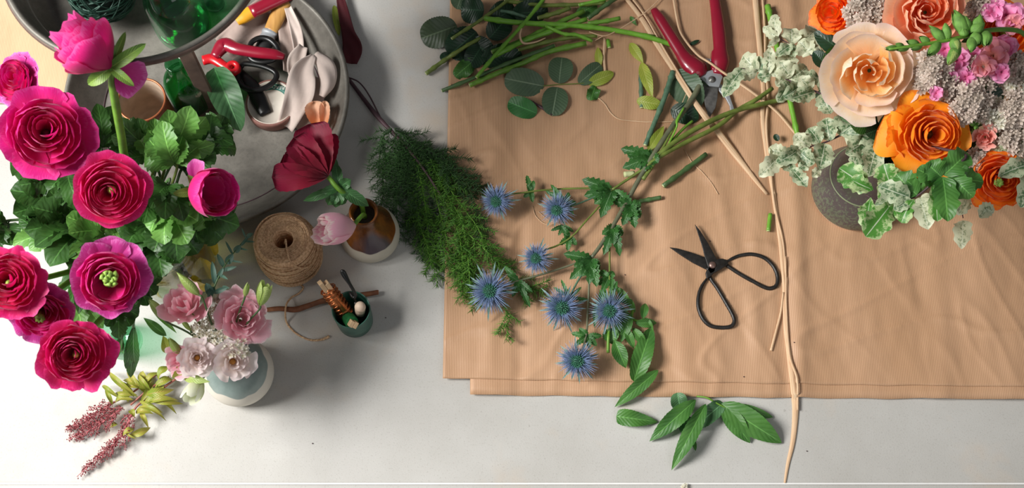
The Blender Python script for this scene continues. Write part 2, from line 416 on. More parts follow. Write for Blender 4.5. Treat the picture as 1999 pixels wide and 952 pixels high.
def glaze(name, top, top2, bottom, zb, amp, rough=.18, streak=True, splash=None):
    m, nt, bs = mk(name)
    s = nd(nt, 'ShaderNodeSeparateXYZ'); nt.links.new(nd(nt, 'ShaderNodeTexCoord').outputs['Object'], s.inputs[0])
    n1 = noi(nt, 22, 2, stretch=(1, 1, .2))
    lvl = math_(nt, 'ADD', s.outputs[2], math_(nt, 'MULTIPLY', math_(nt, 'SUBTRACT', n1, .5), amp))
    f = ramp(nt, math_(nt, 'MULTIPLY', math_(nt, 'SUBTRACT', lvl, zb), 600), (0, (0, 0, 0, 1)), (1, (1, 1, 1, 1)))
    ct = ramp(nt, noi(nt, 45, 5, stretch=(1, 1, .4) if streak else None, rough=.65), (.35, lin(top)), (.68, lin(top2)))
    if splash:
        sp = ramp(nt, noi(nt, 12, 2, stretch=(1, 1, .25)), (.55, (0, 0, 0, 1)), (.62, (1, 1, 1, 1)))
        ct = mixc(nt, sp, ct, lin(splash))
    nt.links.new(mixc(nt, f, lin(bottom), ct), bs.inputs['Base Color'])
    r = nd(nt, 'ShaderNodeMapRange'); nt.links.new(f, r.inputs[0]); r.inputs[3].default_value = .6; r.inputs[4].default_value = rough
    nt.links.new(r.outputs[0], bs.inputs['Roughness']); return m
def stone_mat():
    m, nt, bs = mk('dark_speckled_stoneware')
    s = nd(nt, 'ShaderNodeSeparateXYZ'); nt.links.new(nd(nt, 'ShaderNodeTexCoord').outputs['Object'], s.inputs[0])
    h = nd(nt, 'ShaderNodeMapRange'); nt.links.new(s.outputs[2], h.inputs[0]); h.inputs[1].default_value = 0; h.inputs[2].default_value = .07; h.inputs[3].default_value = .56; h.inputs[4].default_value = .40
    sp = math_(nt, 'LESS_THAN', noi(nt, 240, 4, rough=.7), h.outputs[0])
    c = mixc(nt, math_(nt, 'MULTIPLY', sp, .8), lin('564d4c'), lin('68705a'))
    c = mixc(nt, math_(nt, 'MULTIPLY', ramp(nt, noi(nt, 26, 3), (.52, (0, 0, 0, 1)), (.68, (1, 1, 1, 1))), .5), c, lin('54604a'))
    nt.links.new(c, bs.inputs['Base Color']); bs.inputs['Roughness'].default_value = .35; return m
STONE = stone_mat()
def glass(name, col, rough=.02, ior=1.45):
    m, nt, bs = mk(name); nt.nodes.remove(bs); t = nd(nt, 'ShaderNodeBsdfTransparent'); t.inputs[0].default_value = lin(col)
    g = nd(nt, 'ShaderNodeBsdfGlossy'); g.inputs['Roughness'].default_value = .03; g.inputs[0].default_value = (1, 1, 1, 1)
    fr = nd(nt, 'ShaderNodeLayerWeight'); fr.inputs[0].default_value = .35; mx = nd(nt, 'ShaderNodeMixShader')
    nt.links.new(math_(nt, 'ADD', math_(nt, 'MULTIPLY', fr.outputs[1], .32), .03), mx.inputs[0]); nt.links.new(t.outputs[0], mx.inputs[1]); nt.links.new(g.outputs[0], mx.inputs[2])
    nt.links.new(mx.outputs[0], nt.nodes['Material Output'].inputs[0]); return m
GLS = glass('clear_glass', 'f2f6f2'); GLG = glass('green_bottle_glass', 'c4f4d8'); GLD = glass('deep_green_glass', '98dcb0'); GLE = glass('emerald_glass', '50c880'); GLP = glass('pale_green_glass', 'd4f0e0'); GLY = glass('yellow_tinted_water', 'e8e2b0', 0, 1.33)
SPK = petmat('sea_holly_blue_bract', '48647c', '6479a2', '8a9bc0', tr=.1, rim='a8b8c6', streak=.3); SPKG = petmat('sea_holly_silver_green_bract', '47695c', '5f7f78', '7d9a94', tr=.1, streak=.3)
CON = petmat('sea_holly_floret', '3f7a6a', '4f6fa8', '7488c8', tr=.05, streak=.3)
FERN = petmat('asparagus_fern_needle', '2c5220', '3a6a28', '4a7c30', tr=.2); FERNL = petmat('light_fern_needle', '4f8a24', '68a42e', '86b83a', tr=.25)
ASTP = plain('dusty_red_astilbe_bud', '8f3f44', .6, var=.3, scale=200); ASTS = plain('rosy_astilbe_stem', 'b5666a', .6, var=.2)
# ------------------------------------------------------------------ setting: floor, table, papers
def box(mb, x0, x1, y0, y1, z0, z1):
    prism(mb, [(x0, y0), (x1, y0), (x1, y1), (x0, y1)], z0, z1)
mb = MB(); box(mb, -3, 3, -3, 3, -.78, -.75)
fl = finish('floor', mb, plain('grey_floor', '8f8b85', .7), None, False); fl['kind'] = 'structure'

t = thing('table', 'pale grey worn table with a joint along its near edge, under everything', 'table', (0, 0, -.75))
ys = P(1000, 943.5).y
mb = MB(); box(mb, -1.25, 1.15, ys+.0012, .75, -.03, 0); finish('tabletop', mb, M_table, t, False, bevel=.0015)
mb = MB(); box(mb, -1.25, 1.15, -.62, ys-.0012, -.03, 0); finish('table_edge_strip', mb, M_table, t, False, bevel=.0015)
mb = MB(); box(mb, -1.25, 1.15, ys-.0012, ys+.0012, -.03, .0003); finish('joint_highlight_strip', mb, plain('painted_joint_highlight', 'ecebe8', .4, var=.03), t, False)  # pale strip filling the joint, a painted highlight along its edge
for lx in (-1.15, 1.05):
    for ly in (-.55, .68):
        mb = MB(); box(mb, lx-.03, lx+.03, ly-.03, ly+.03, -.75, -.03); finish('leg', mb, S_BRN, t, False, bevel=.003)

def nz(*a): return noise.noise(V(a))
def ph(x, y):
    """height of the top sheet of kraft paper above the table"""
    h = .0055+.0013*nz(x*30+y*2, y*1.5, 21)+.0046*nz(x*8.5+y*.9, y*1.6, 1.0)+.0016*nz(x*21-y*1.8, y*3.5, 5)+.0008*nz(x*55, y*30, 9)+.0024*max(0, 1-abs(nz(x*14+y*5, y*6, 3))*9)**2*max(0, nz(x*4, y*4, 7)+.25)+.0020*max(0, 1-abs(nz(x*9-y*11, y*8, 13))*10)**2
    for (cx, cy, dx, w, a) in FOLDS:
        f = abs((x-cx)-dx*(y-cy)); h += a*math.exp(-(f/w)**2)
    return max(h, .0012)
FOLDS = []
for px_, a_, w_, sl in ((1550, .0035, .012, .05), (1510, -.002, .010, .02), (1470, .002, .012, .06), (965, .0022, .018, .02), (1015, -.0018, .012, 0), (1295, .0022, .02, -.06), (1380, .002, .012, -.2), (1225, -.0012, .008, .1), (1640, .0015, .02, 0), (1820, .0018, .02, .08)):
    q = P(px_, 300); FOLDS.append((q.x, q.y, sl, w_, a_))
def sheet(name, corners, mat, hf, nx, ny, label, jag=.0006):
    (x0, y0), (x1, y1), (x2, y2), (x3, y3) = [(P(*c).x, P(*c).y) for c in corners]   # near-left, near-right, far-right, far-left
    mb = MB(); rows = []
    for j in range(ny+1):
        v = j/ny; row = []
        for i in range(nx+1):
            u = i/nx
            x = (x0*(1-u)+x1*u)*(1-v)+(x3*(1-u)+x2*u)*v; y = (y0*(1-u)+y1*u)*(1-v)+(y3*(1-u)+y2*u)*v
            if j == 0: y += jag*nz(x*25, 3, 3)*2
            row.append(mb.vert((x, y, hf(x, y)), (u, v)))
        rows.append(row)
    mb.grid(rows)
    o = finish(name, mb, mat, None, True, solid=.0003); tag(o, label, 'paper'); return o
sheet('kraft_paper_sheet', [(918, 772), (2250, 783), (2250, 200), (918, 200)], M_kraft, lambda x, y: max(.0007, ph(x, y)-.0014), 150, 40, 'brown kraft paper sheet underneath, only its near strip showing')
sheet('kraft_paper_sheet', [(865, 741), (2250, 761), (2250, -160), (882, -160)], M_kraft, ph, 260, 180, 'large upper brown kraft paper sheet under the cut stems and scissors')
PX0 = P(866, 740)
def hs(x, y):
    e = P(865, 741); e2 = P(882, -160); xe = e.x+(e2.x-e.x)*(y-e.y)/(e2.y-e.y)
    return ph(x, y)+.0002 if (x > xe and y > P(1000, 745).y) else (max(.0007, ph(x, y)-.0014)+.0002 if x > P(918, 760).x and y > P(1000, 773).y else 0)
def S(px, py, off=0.0):
    """spot on the table or paper under an image position, lifted by off"""
    z = 0
    for _ in range(3):
        p = P(px, py, z+off); z = hs(p.x, p.y)
    return V((p.x, p.y, z+off))
def SP(lst, off=0.0, n=5):
    """smooth path through (px, py[, extra height]) spots on the surface"""
    c = crv([(a[0], a[1], a[2] if len(a) > 2 else 0) for a in lst], n)
    return [S(a[0], a[1], off+a[2]) for a in c]
# sheet under the tray, top left; strong light painted in as paler colour
(q0, q1, q2, q3) = [P(*c) for c in ((-160, 205), (128, 214), (150, -160), (-160, -160))]
sheet('kraft_paper_sheet', [(-160, 200), (134, 208), (150, -200), (-160, -200)], M_kraft_overlit, lambda x, y: .003+.005*max(0, nz(x*9, y*5, 2)) + .0012, 60, 60, 'kraft paper sheet with bright light put into its colour, left of the metal tray stand')

# ------------------------------------------------------------------ tiered tray stand
TC = V((-.431, .205, 0)); RL = .198; RU = .1485; ZU = .43
st = thing('tiered_tray_stand', 'two-tier galvanised metal tray stand with tools and bottles in it', 'tray stand', TC)
def tray_prof(r, z0, z1, fr):
    """open dish: underside, flared wall, rolled rim, inside wall, floor"""
    return [(.0005, z0), (fr, z0), (fr+.004, z0+.003), (r-.004, z1-.004), (r+.001, z1-.006), (r+.0035, z1-.003), (r+.003, z1+.001), (r, z1+.003), (r-.003, z1+.0005), (r-.005, z1-.003),
            (r-.45*(r-fr), z0+.5*(z1-z0)+.003), (fr+.003, z0+.0045), (fr, z0+.0022), (fr-.004, z0+.0028), (fr-.05, z0+.003), (.0005, z0+.003)]
mb = MB(); lathe(mb, TC, tray_prof(RL, .006, .052, .157), 128); finish('lower_tray', mb, M_zinc, st)
mb = MB(); lathe(mb, TC, [(.15, 0), (.157, .001), (.157, .0059), (.15, .0059)], 96); finish('foot_ring', mb, M_rust, st)
mb = MB(); lathe(mb, TC, tray_prof(RU, ZU-.062, ZU, .118), 128); up = finish('upper_tray', mb, M_zinc, st)
mb = MB(); tube(mb, [TC+V((RU+.001)*V((math.cos(a), math.sin(a), 0)))+V((0, 0, ZU-.004)) for a in [2*pi*k/96 for k in range(97)]], .0044, 8, cap=False); finish('rim_band', mb, M_rust, up)
mb = MB(); box(mb, TC.x-.0105, TC.x+.0105, TC.y-.003, TC.y+.003, .009, ZU-.06); finish('post', mb, M_rust, st, False, bevel=.001)
mb = MB(); lathe(mb, TC, [(.0005, .014), (.018, .013), (.024, .0095), (.024, .009)], 24); finish('post_collar', mb, M_rust, st)
mb = MB(); tube(mb, [TC+V((.1575*math.cos(a), .1575*math.sin(a), .0092)) for a in [2*pi*k/96 for k in range(97)]], .0009, 6, cap=False); finish('floor_seam', mb, S_BRN, st)
ZL = .0092; ZT = ZU-.059
def PZ(lst, n=5, z=0.0):
    c = crv([(a[0], a[1], a[2] if len(a) > 2 else z) for a in lst], n); return [P(a[0], a[1], a[2]) for a in c]

# wire ball in the upper tray
c = P(197, -22, ZT+.041); g = thing('wire_coil', 'tangled coil of dark green florist wire in the upper metal tray', 'wire', V((c.x, c.y, ZT)))
mb = MB(); R_ = .039; rd = random.Random(4)
for k in range(46):
    A = V((rd.gauss(0, .45), rd.gauss(0, .45), 1)).normalized(); X = A.orthogonal().normalized(); Y = A.cross(X); off = rd.uniform(-.75, .75)*R_; rr = math.sqrt(R_*R_-off*off)*rd.uniform(.9, 1.02)
    ph0 = rd.uniform(0, 6); tube(mb, [c+A*off*.8+X*math.cos(a)*rr+Y*math.sin(a)*rr+A*.004*math.sin(a*2+ph0) for a in [2*pi*j/30 for j in range(31)]], .0008, 5, cap=False)
finish('wire_strands', mb, WIRE, g)
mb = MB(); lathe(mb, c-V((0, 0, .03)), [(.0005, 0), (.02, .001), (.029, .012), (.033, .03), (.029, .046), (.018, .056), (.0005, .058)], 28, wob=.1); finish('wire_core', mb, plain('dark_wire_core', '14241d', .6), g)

def bottle(name, label, base, prof_out, th, mat, cat='bottle', extra=None):
    b = thing(name, label, cat, base)
    inner = [(max(r-th, .0004), z+(th*1.5 if k == 0 else 0)) for k, (r, z) in enumerate(prof_out)][::-1]
    inner = [(r, z) for r, z in inner if z >= prof_out[0][1]+th*1.5-1e-6]
    mb = MB(); lathe(mb, base, [(.0004, 0)]+prof_out+inner+[(.0004, th*1.5)], 64); finish('glass_body', mb, mat, b)
    return b
def sm(lst, n=6): return [(max(a, .0004), b) for a, b in crv(lst, n)]
bb = P(362, 58, ZT); b = bottle('glass_bottle', 'round green glass bottle standing in the upper metal tray', bb, sm([(.026, 0), (.031, .006), (.032, .03), (.031, .07), (.022, .092), (.0125, .104), (.0125, .135), (.015, .139)], 5), .0022, GLG)
mb = MB(); lathe(mb, bb+V((0, 0, .0036)), sm([(.001, .011), (.012, .009), (.020, .004), (.0265, .001), (.0285, .006), (.0285, .012), (.001, .0125)], 4), 40); finish('tinted_base', mb, GLE, b)
bb = P(420, 8, ZT); bottle('glass_bottle', 'small pale green glass vial beside the round green bottle', bb, sm([(.011, 0), (.0135, .003), (.0135, .05), (.008, .06), (.008, .075), (.01, .077)], 4), .0018, GLP)
bb = P(378, 196, ZL); bottle('glass_bottle', 'dark green glass bottle in the lower tray beneath the upper one', bb, sm([(.024, 0), (.028, .005), (.029, .05), (.026, .07), (.013, .088), (.012, .11), (.014, .113)], 5), .003, GLD)

# terracotta-glazed mug
c = P(308, 248, ZL); g = thing('pottery_cup', 'brown pottery cup with coppery rim beside the ranunculus leaves', 'cup', c)
o_ = [(.0004, 0), (.026, 0), (.030, .004), (.0325, .03), (.0325, .06), (.033, .082), (.0338, .086), (.0325, .0875)]
i_ = [(.0305, .086), (.0300, .07), (.0300, .03), (.028, .008), (.022, .005), (.0004, .005)]
mb = MB(); lathe(mb, c, o_, 56); finish('cup_wall', mb, TERRA, g)
mb = MB(); lathe(mb, c, [(.0325, .0872)]+i_, 56); finish('cup_inside', mb, plain('pale_inner_glaze', 'b5a08c', .4, var=.15), g)
mb = MB(); tube(mb, [c+V((.0323*math.cos(a), .0323*math.sin(a), .0872)) for a in [2*pi*k/56 for k in range(57)]], .0016, 8, cap=False); finish('rim', mb, CU, g)

# ribbon roll
c = P(534, 212, ZL+.001); g = thing('ribbon_roll', 'rosy brown ribbon roll with a cream card face under black scissors', 'ribbon', c)
mb = MB(); lathe(mb, c, [(.0335, 0), (.0365, .002), (.0372, .016), (.0365, .0205), (.0345, .021), (.0338, .020), (.0338, 0)], 64); finish('tape_winding', mb, ROLL, g)
mb = MB(); lathe(mb, c, [(.0335, .0005), (.0338, .0208), (.0328, .0208), (.0322, .015), (.0004, .0145), (.0004, .013)], 64); fc = finish('card_face', mb, CREAM, g)
mb = MB(); A0 = math.radians(35); A1 = math.radians(118); n = 24
rows = [[mb.vert(c+V((math.cos(A0+(A1-A0)*k/n)*r, math.sin(A0+(A1-A0)*k/n)*r, .0158))) for k in range(n+1)] for r in (.0225, .0318)]
mb.grid(rows); finish('label_band', mb, TEAL, g, solid=.0004)
def text(parent, s, loc, size, mat, rot, name='lettering', flip=False):
    cu = bpy.data.curves.new(name, 'FONT'); cu.body = s; cu.size = size; cu.extrude = .0002; cu.align_x = 'CENTER'; cu.align_y = 'CENTER'; cu.materials.append(mat)
    tmp = bpy.data.objects.new('tmp', cu); me = bpy.data.meshes.new_from_object(tmp); bpy.data.objects.remove(tmp); o = bpy.data.objects.new(name, me); COL.objects.link(o); o.parent = parent; o.location = V(loc)-WORLD_OF[parent.name]; o.rotation_euler = (0, 0, rot); return o
text(g, 'READY', c+V((math.cos(1.35)*.027, math.sin(1.35)*.027, .0162)), .0075, WHITE, pi-.15)

# ---- secateurs in the tray
def grip(mb, path, rad, flat=.75, z=0): tube(mb, [P(a, b, h) for a, b, h in crv(path, 6)], rad, 14, flat=flat)
zz = ZL+.034; g = thing('secateurs', 'secateurs with one dark red and one scarlet grip in the tray', 'secateurs', P(440, 98, ZL))
mb = MB(); grip(mb, [(418, 112, zz), (438, 88, zz), (462, 95, zz+.004), (500, 102, zz+.004), (535, 106, zz+.003), (556, 111, zz)], [.007, .0118, .0098, .0088, .0088, .0078, .0045]); finish('dark_red_grip', mb, CRIM, g)
mb = MB(); grip(mb, [(396, 118, zz-.004), (415, 115, zz-.004), (435, 127, zz-.004), (450, 137, zz-.004)], [.0075, .0080, .007, .0068]); 
lp = finish('scarlet_grip', mb, SCAR, g)
mb = MB(); q = P(455, 134, zz-.004); lathe(mb, q-V((0, 0, .006)), [(.004, 0), (.0098, 0), (.0112, .003), (.0112, .010), (.0095, .013), (.004, .013), (.0033, .009), (.0033, .003), (.004, 0)], 32); finish('hanging_eye', mb, SCAR, lp)
mb = MB(); tube(mb, [P(424+4*math.sin(k*.9)+k*.25, 92+k*.9, zz-.001+.003*math.cos(k*.9)) for k in range(22)], .0008, 6); finish('spring', mb, STEEL, g)
# ---- black-handled scissors in the tray
z2 = ZL+.024; g = thing('scissors', 'black-handled scissors lying across the ribbon roll in the tray', 'scissors', P(500, 190, ZL))
for pts in ([(470, 130), (478, 124), (508, 128), (532, 137), (540, 147), (534, 160), (518, 171), (500, 176), (482, 173), (468, 162), (464, 146), (470, 130)], [(486, 96), (492, 82), (508, 74), (526, 77), (540, 90), (543, 104), (534, 116), (515, 121), (496, 118), (486, 108), (486, 96)]):
    mb = MB(); tube(mb, PZ(pts, 5, z2+(.006 if pts[0][1] < 100 else .002)), .0042, 10, flat=.8); finish('finger_loop', mb, BLACK, g)
mb = MB(); tube(mb, PZ([(462, 132, z2-.006), (490, 165, z2-.002), (505, 195, z2-.004), (520, 222, z2-.006)], 5), [.004, .010, .0115, .009], 10, flat=.35); finish('handle_bridge', mb, BLACK, g)
# ---- brush
z3 = ZL+.022; g = thing('paint_brush', 'flat brush with golden wooden handle and steel ferrule in the tray', 'brush', P(535, 50, ZL))
mb = MB(); grip(mb, [(572, -45, z3+.01), (560, -10, z3+.008), (545, 25, z3+.004), (527, 64, z3)], [.010, .0125, .0128, .0118, .0105], .5); finish('handle', mb, BRW, g)
mb = MB(); grip(mb, [(528, 60, z3), (524, 68, z3), (519, 80, z3)], [.0112, .0122, .0105, .0122, .0115], .5); finish('ferrule', mb, STEEL, g)
mb = MB(); grip(mb, [(520, 78, z3), (512, 98, z3-.003), (506, 116, z3-.008)], [.0115, .0125, .0085], .3); finish('bristles', mb, BLACK, g)
# ---- red and yellow tool
g = thing('handled_tool', 'dark red tool handle with a yellow end beneath the upper tray', 'tool', P(520, 12, ZL))
mb = MB(); grip(mb, [(575, -14, ZL+.04), (540, 0, ZL+.038), (490, 24, ZL+.036)], [.009, .0105, .0105], .7); finish('handle', mb, CRIM, g)
mb = MB(); grip(mb, [(492, 23, ZL+.036), (475, 34, ZL+.035), (462, 42, ZL+.034)], [.0105, .0098, .007], .7); finish('handle_end', mb, YELP, g)
# ---- wooden tool end with a hole
g = thing('wooden_handle', 'pale pinkish wooden handle end with a hole, below the big leaf', 'handle', P(440, 245, ZL))
mb = MB(); tube(mb, PZ([(452, 205, ZL+.012), (447, 222, ZL+.010), (441, 240, ZL+.008), (437, 252, ZL+.008)], 6), [.006, .0075, .0085, .005], 12, flat=.5); finish('handle_body', mb, CORK, g)
mb = MB(); q = P(440, 241, ZL+.0125); lathe(mb, q-V((0, 0, .001)), [(.0004, 0), (.003, 0), (.003, .0016), (.0004, .0016)], 20); finish('hole', mb, BLACK, g)

# ---- draped cloth strips
def ribbon(mb, cen, wid, nrm=None, seed=0, curl=.3, nv=8, ruff=.12):
    """strip through (px, py, z) with changing width in pixels"""
    pts = crv([tuple(c)+(w,) for c, w in zip(cen, wid)], 7); Q = [(P(a, b, z), w*pxm(P(a, b, z))) for a, b, z, w in pts]; rows = []
    for i, (p, w) in enumerate(Q):
        tn = (Q[min(i+1, len(Q)-1)][0]-Q[max(i-1, 0)][0]).normalized(); n = toward(p) if nrm is None else V(nrm)
        s = tn.cross(n).normalized(); n = s.cross(tn)
        row = []
        for j in range(nv+1):
            u = 2*j/nv-1
            row.append(mb.vert(p+s*u*w/2+n*(curl*w*.5*(u*u-.4)+ruff*w*math.sin(u*4+i*.35+seed)*.5), ((u+1)/2, i/len(Q))))
        rows.append(row)
    mb.grid(rows)
g = thing('fabric_strip', 'crumpled pale mauve fabric strip along the right wall of the tray', 'fabric', P(590, 150, ZL))
mb = MB(); ribbon(mb, [(562, 15, .045), (578, 60, .043), (583, 100, .045), (578, 135, .044)], [14, 22, 20, 16], curl=.5); finish('fold', mb, CLOTH, g, solid=.0008)
mb = MB(); ribbon(mb, [(612, 108, .062), (592, 140, .056), (585, 180, .05), (572, 215, .04), (556, 248, .02)], [10, 46, 56, 44, 34], seed=2, curl=.35); finish('fold', mb, CLOTH, g, solid=.0008)
mb = MB(); ribbon(mb, [(615, 105, .06), (636, 130, .055), (640, 160, .05), (628, 188, .042)], [16, 36, 30, 12], seed=3, curl=-.5); finish('fold', mb, CLOTH, g, solid=.0008)
mb = MB(); ribbon(mb, [(592, 90, .052), (578, 120, .05), (576, 160, .048)], [18, 34, 20], seed=5, curl=.4); finish('fold', mb, CLOTH, g, solid=.0008)
mb = MB(); ribbon(mb, [(618, 150, .03), (608, 190, .03), (590, 225, .022), (572, 245, .016)], [30, 50, 48, 26], seed=6, curl=.1); finish('fold', mb, CLOTHD, g, solid=.0008)
g = thing('fabric_strip', 'grey mauve folded fabric under the brush and secateurs', 'fabric', P(490, 65, ZL))
mb = MB(); ribbon(mb, [(575, 5, .020), (530, 30, .022), (485, 65, .024), (440, 100, .018)], [60, 80, 76, 60], seed=1, curl=.12, ruff=.16, nv=12); finish('fold', mb, CLOTHD, g, solid=.0008)
mb = MB(); ribbon(mb, [(552, 30, .03), (562, 75, .03), (566, 115, .028), (560, 140, .024)], [22, 34, 30, 14], seed=4, curl=.3); finish('fold', mb, CLOTHD, g, solid=.0008)

# ---- loose leaf and petal in the tray
def single_leaf(label, base, tip, wpx, mat, cat='leaf', name='leaf', group=None, **kw):
    mb = MB(); leaf(mb, base, tip, wpx*pxm(base), **kw); o = finish(name, mb, mat, None); return tag(o, label, cat, group)
single_leaf('large folded sage green leaf beside the scarlet grip in the tray', P(418, 132, .055), P(470, 256, .024), 68, GSAGE, name='loose_leaf', shape=WIDE, fold=.45, arch=.16, wave=.06, nu=20, nv=10)
g = thing('loose_petals', 'pair of peach petals leaning on the right tray wall', 'petals', P(622, 235, .02))
for bs_, tp_, w_, z_ in (((622, 258), (612, 200), 40, .03), ((632, 262), (634, 198), 22, .038)):
    mb = MB(); leaf(mb, P(*bs_, z_), P(*tp_, z_+.01), w_*.00072, shape=OBO, fold=.2, arch=.15, wave=.12, ser=.08, nser=9, cup=.3, nv=8); finish('petal', mb, PEACH, g)

# ---- dark red cloth lying behind the tray
g = thing('dark_red_ribbon', 'dark red ribbon lying on the table right of the tray', 'ribbon', S(685, 60))
mb = MB(); ribbon(mb, [(662, -15, .012), (672, 30, .012), (680, 65, .013), (688, 95, .012), (685, 124, .008)], [14, 22, 26, 38, 24], curl=.25, seed=7); finish('tail', mb, DRED, g, solid=.0008)
single_leaf('thin pale green leaf between tray rim and dark red ribbon', S(652, 10, .004), S(662, 70, .003), 14, GYL, name='loose_leaf', arch=.08)
# ------------------------------------------------------------------ blooms
def ranunculus_bloom(parent, pos, axis, R, mat, seed=0, n=42, n_out=7, inner=.13, depth=.55, full=.8, ruf=.15, center=None, open_=1.0, outer_mat=None, ctr_r=.2):
    M = mframe(pos-V(axis)*R*depth*.45, axis); rd = random.Random(seed)
    mb = MB()
    c_, X_, Y_, Z_ = M; ti = rd.uniform(0, 6)
    for i in range(n):
        k = (i+.5)/n; M = (c_+(X_*math.cos(ti)+Y_*math.sin(ti))*R*.07*(1-k), X_, Y_, (Z_+(X_*math.cos(ti)+Y_*math.sin(ti))*.22*(1-k)).normalized()); rt = R*(inner+(full-inner)*k**.9)*rd.uniform(.95, 1.05)
        zt = R*depth*(1.02-.25*k*k+rd.uniform(-.09, .07)); hw = .9-.28*k+rd.uniform(-.12, .14)
        petal(mb, M, i*2.399+rd.uniform(-.2, .2), hw, R*.06, rt*1.18+R*.02, zt*.5, rt*.97, zt, ruf=ruf*(.6+.8*k), spiral=.08*(1 if i % 3 else -1), nu=8, nv=6, seed=seed*10+i*.7, notch=.24, lip=.08*k)
    M = (c_, X_, Y_, Z_)
    finish('inner_petals', mb, mat, parent)
    for i in range(n_out):
        mb = MB(); rt = R*rd.uniform(.92, 1.08); zt = R*depth*(.62-.42*open_)*rd.uniform(.8, 1.3)
        petal(mb, M, i*2*pi/n_out+rd.uniform(-.2, .2), rd.uniform(.62, .80), R*.06, R*.74, R*depth*.12, rt, zt+R*.08, ruf=ruf*1.25, spiral=.02, nu=12, nv=9, seed=seed*7+i*1.3, notch=.26, lip=.05)
        finish('petal', mb, outer_mat or mat, parent)
    c0 = M[0]+M[3]*R*depth*.6
    if center == 'green':
        mb = MB()
        for k in range(11):
            a = k*2.4; r = R*ctr_r*.55*math.sqrt(k/11)
            q = c0+M[1]*math.cos(a)*r+M[2]*math.sin(a)*r
            tube(mb, [q-M[3]*R*.3, q+M[3]*R*.12, q+M[3]*R*.2+M[1]*math.cos(a+1.5)*R*.08+M[2]*math.sin(a+1.5)*R*.08, q+M[3]*R*.16+M[1]*math.cos(a+2.6)*R*.13+M[2]*math.sin(a+2.6)*R*.13], [R*.07, R*.075, R*.06, R*.025], 7)
        finish('green_centre', mb, RGC, parent)
    elif center in ('dark', 'bud'):
        mb = MB(); h_ = -.25 if center == 'dark' else -.1
        lathe(mb, c0+M[3]*R*h_, [(.0005, R*.2), (R*ctr_r*.5, R*.17), (R*ctr_r, R*.05), (R*ctr_r, -R*.2), (.0005, -R*.25)], 18, axis=M[3])
        finish('flower_centre', mb, DKC if center == 'dark' else RGC, parent)
    return M

def rose_bloom(parent, pos, axis, R, mat, seed=0, matin=None, n_in=11, open_=1.0):
    M = mframe(pos-V(axis)*R*.25, axis, .4); rd = random.Random(seed); mb = MB()
    for i in range(n_in):
        k = i/n_in; rt = R*(.10+.50*k); zt = R*(.60-.06*k)+R*rd.uniform(-.03, .05)
        petal(mb, M, i*2.399+rd.uniform(-.4, .4), 1.1-.3*k, R*.04, rt*1.3+R*.05, zt*.5, rt*1.05, zt*rd.uniform(.88, 1.08), ruf=.34, spiral=.18, nu=11, nv=9, seed=seed+i, notch=.16, lip=.14*k)
    finish('inner_petals', mb, matin or mat, parent)
    for i in range(13):
        k = i/12; mb = MB(); rt = R*(.66+.36*k)*rd.uniform(.95, 1.05); zt = R*(.56-.40*k)
        petal(mb, M, i*2.399+rd.uniform(-.3, .3), .72-.12*k, R*.05, rt*.98, zt*.35, rt, zt, ruf=.11, spiral=.07, nu=13, nv=10, seed=seed*3+i*1.1, notch=.2, lip=.16)
        finish('petal', mb, mat, parent)
    return M

def cup_bloom(parent, pos, axis, R, depth, mat, seed=0, n=8, layers=3, gap=0, ruf=.1, out=1.0, part='petal', hw=.62, notch=.28, short=False):
    M = mframe(pos, axis); rd = random.Random(seed)
    for l in range(layers):
        for i in range(n):
            mb = MB(); k = 1-l/layers*.5
            petal(mb, M, i*2*pi/n+l*.6+rd.uniform(-.12, .12), hw*rd.uniform(.9, 1.1), R*.08, R*k*1.05, depth*.35, R*k*out*rd.uniform(.92, 1.05), depth*rd.uniform(.88, 1.08)*((1-.06*l) if not short else (.62+.15*l)), ruf=ruf, spiral=.05, nu=10, nv=8, seed=seed*5+l*9+i, notch=notch)
            finish(part, mb, mat, parent)
    return M

def sepals(parent, pos, axis, L, w, n=5, down=.4, mat=None, seed=0):
    M = mframe(pos, axis, seed)
    for i in range(n):
        a = i*2*pi/n; d = (M[1]*math.cos(a)+M[2]*math.sin(a)+M[3]*(-down+.25*math.sin(i*2.1+seed)))
        mb = MB(); leaf(mb, pos, pos+d.normalized()*L*(.85+.2*math.sin(i*1.7)), w, nrm=M[3], shape=WIDE, fold=.35, arch=.12, nv=4); finish('sepal', mb, mat or SEP, parent)

def stem(parent, pts, r, mat, n=8, seg=10, name='stem'):
    mb = MB(); tube(mb, crv([tuple(p) for p in pts], n), r, seg); return finish(name, mb, mat, parent)

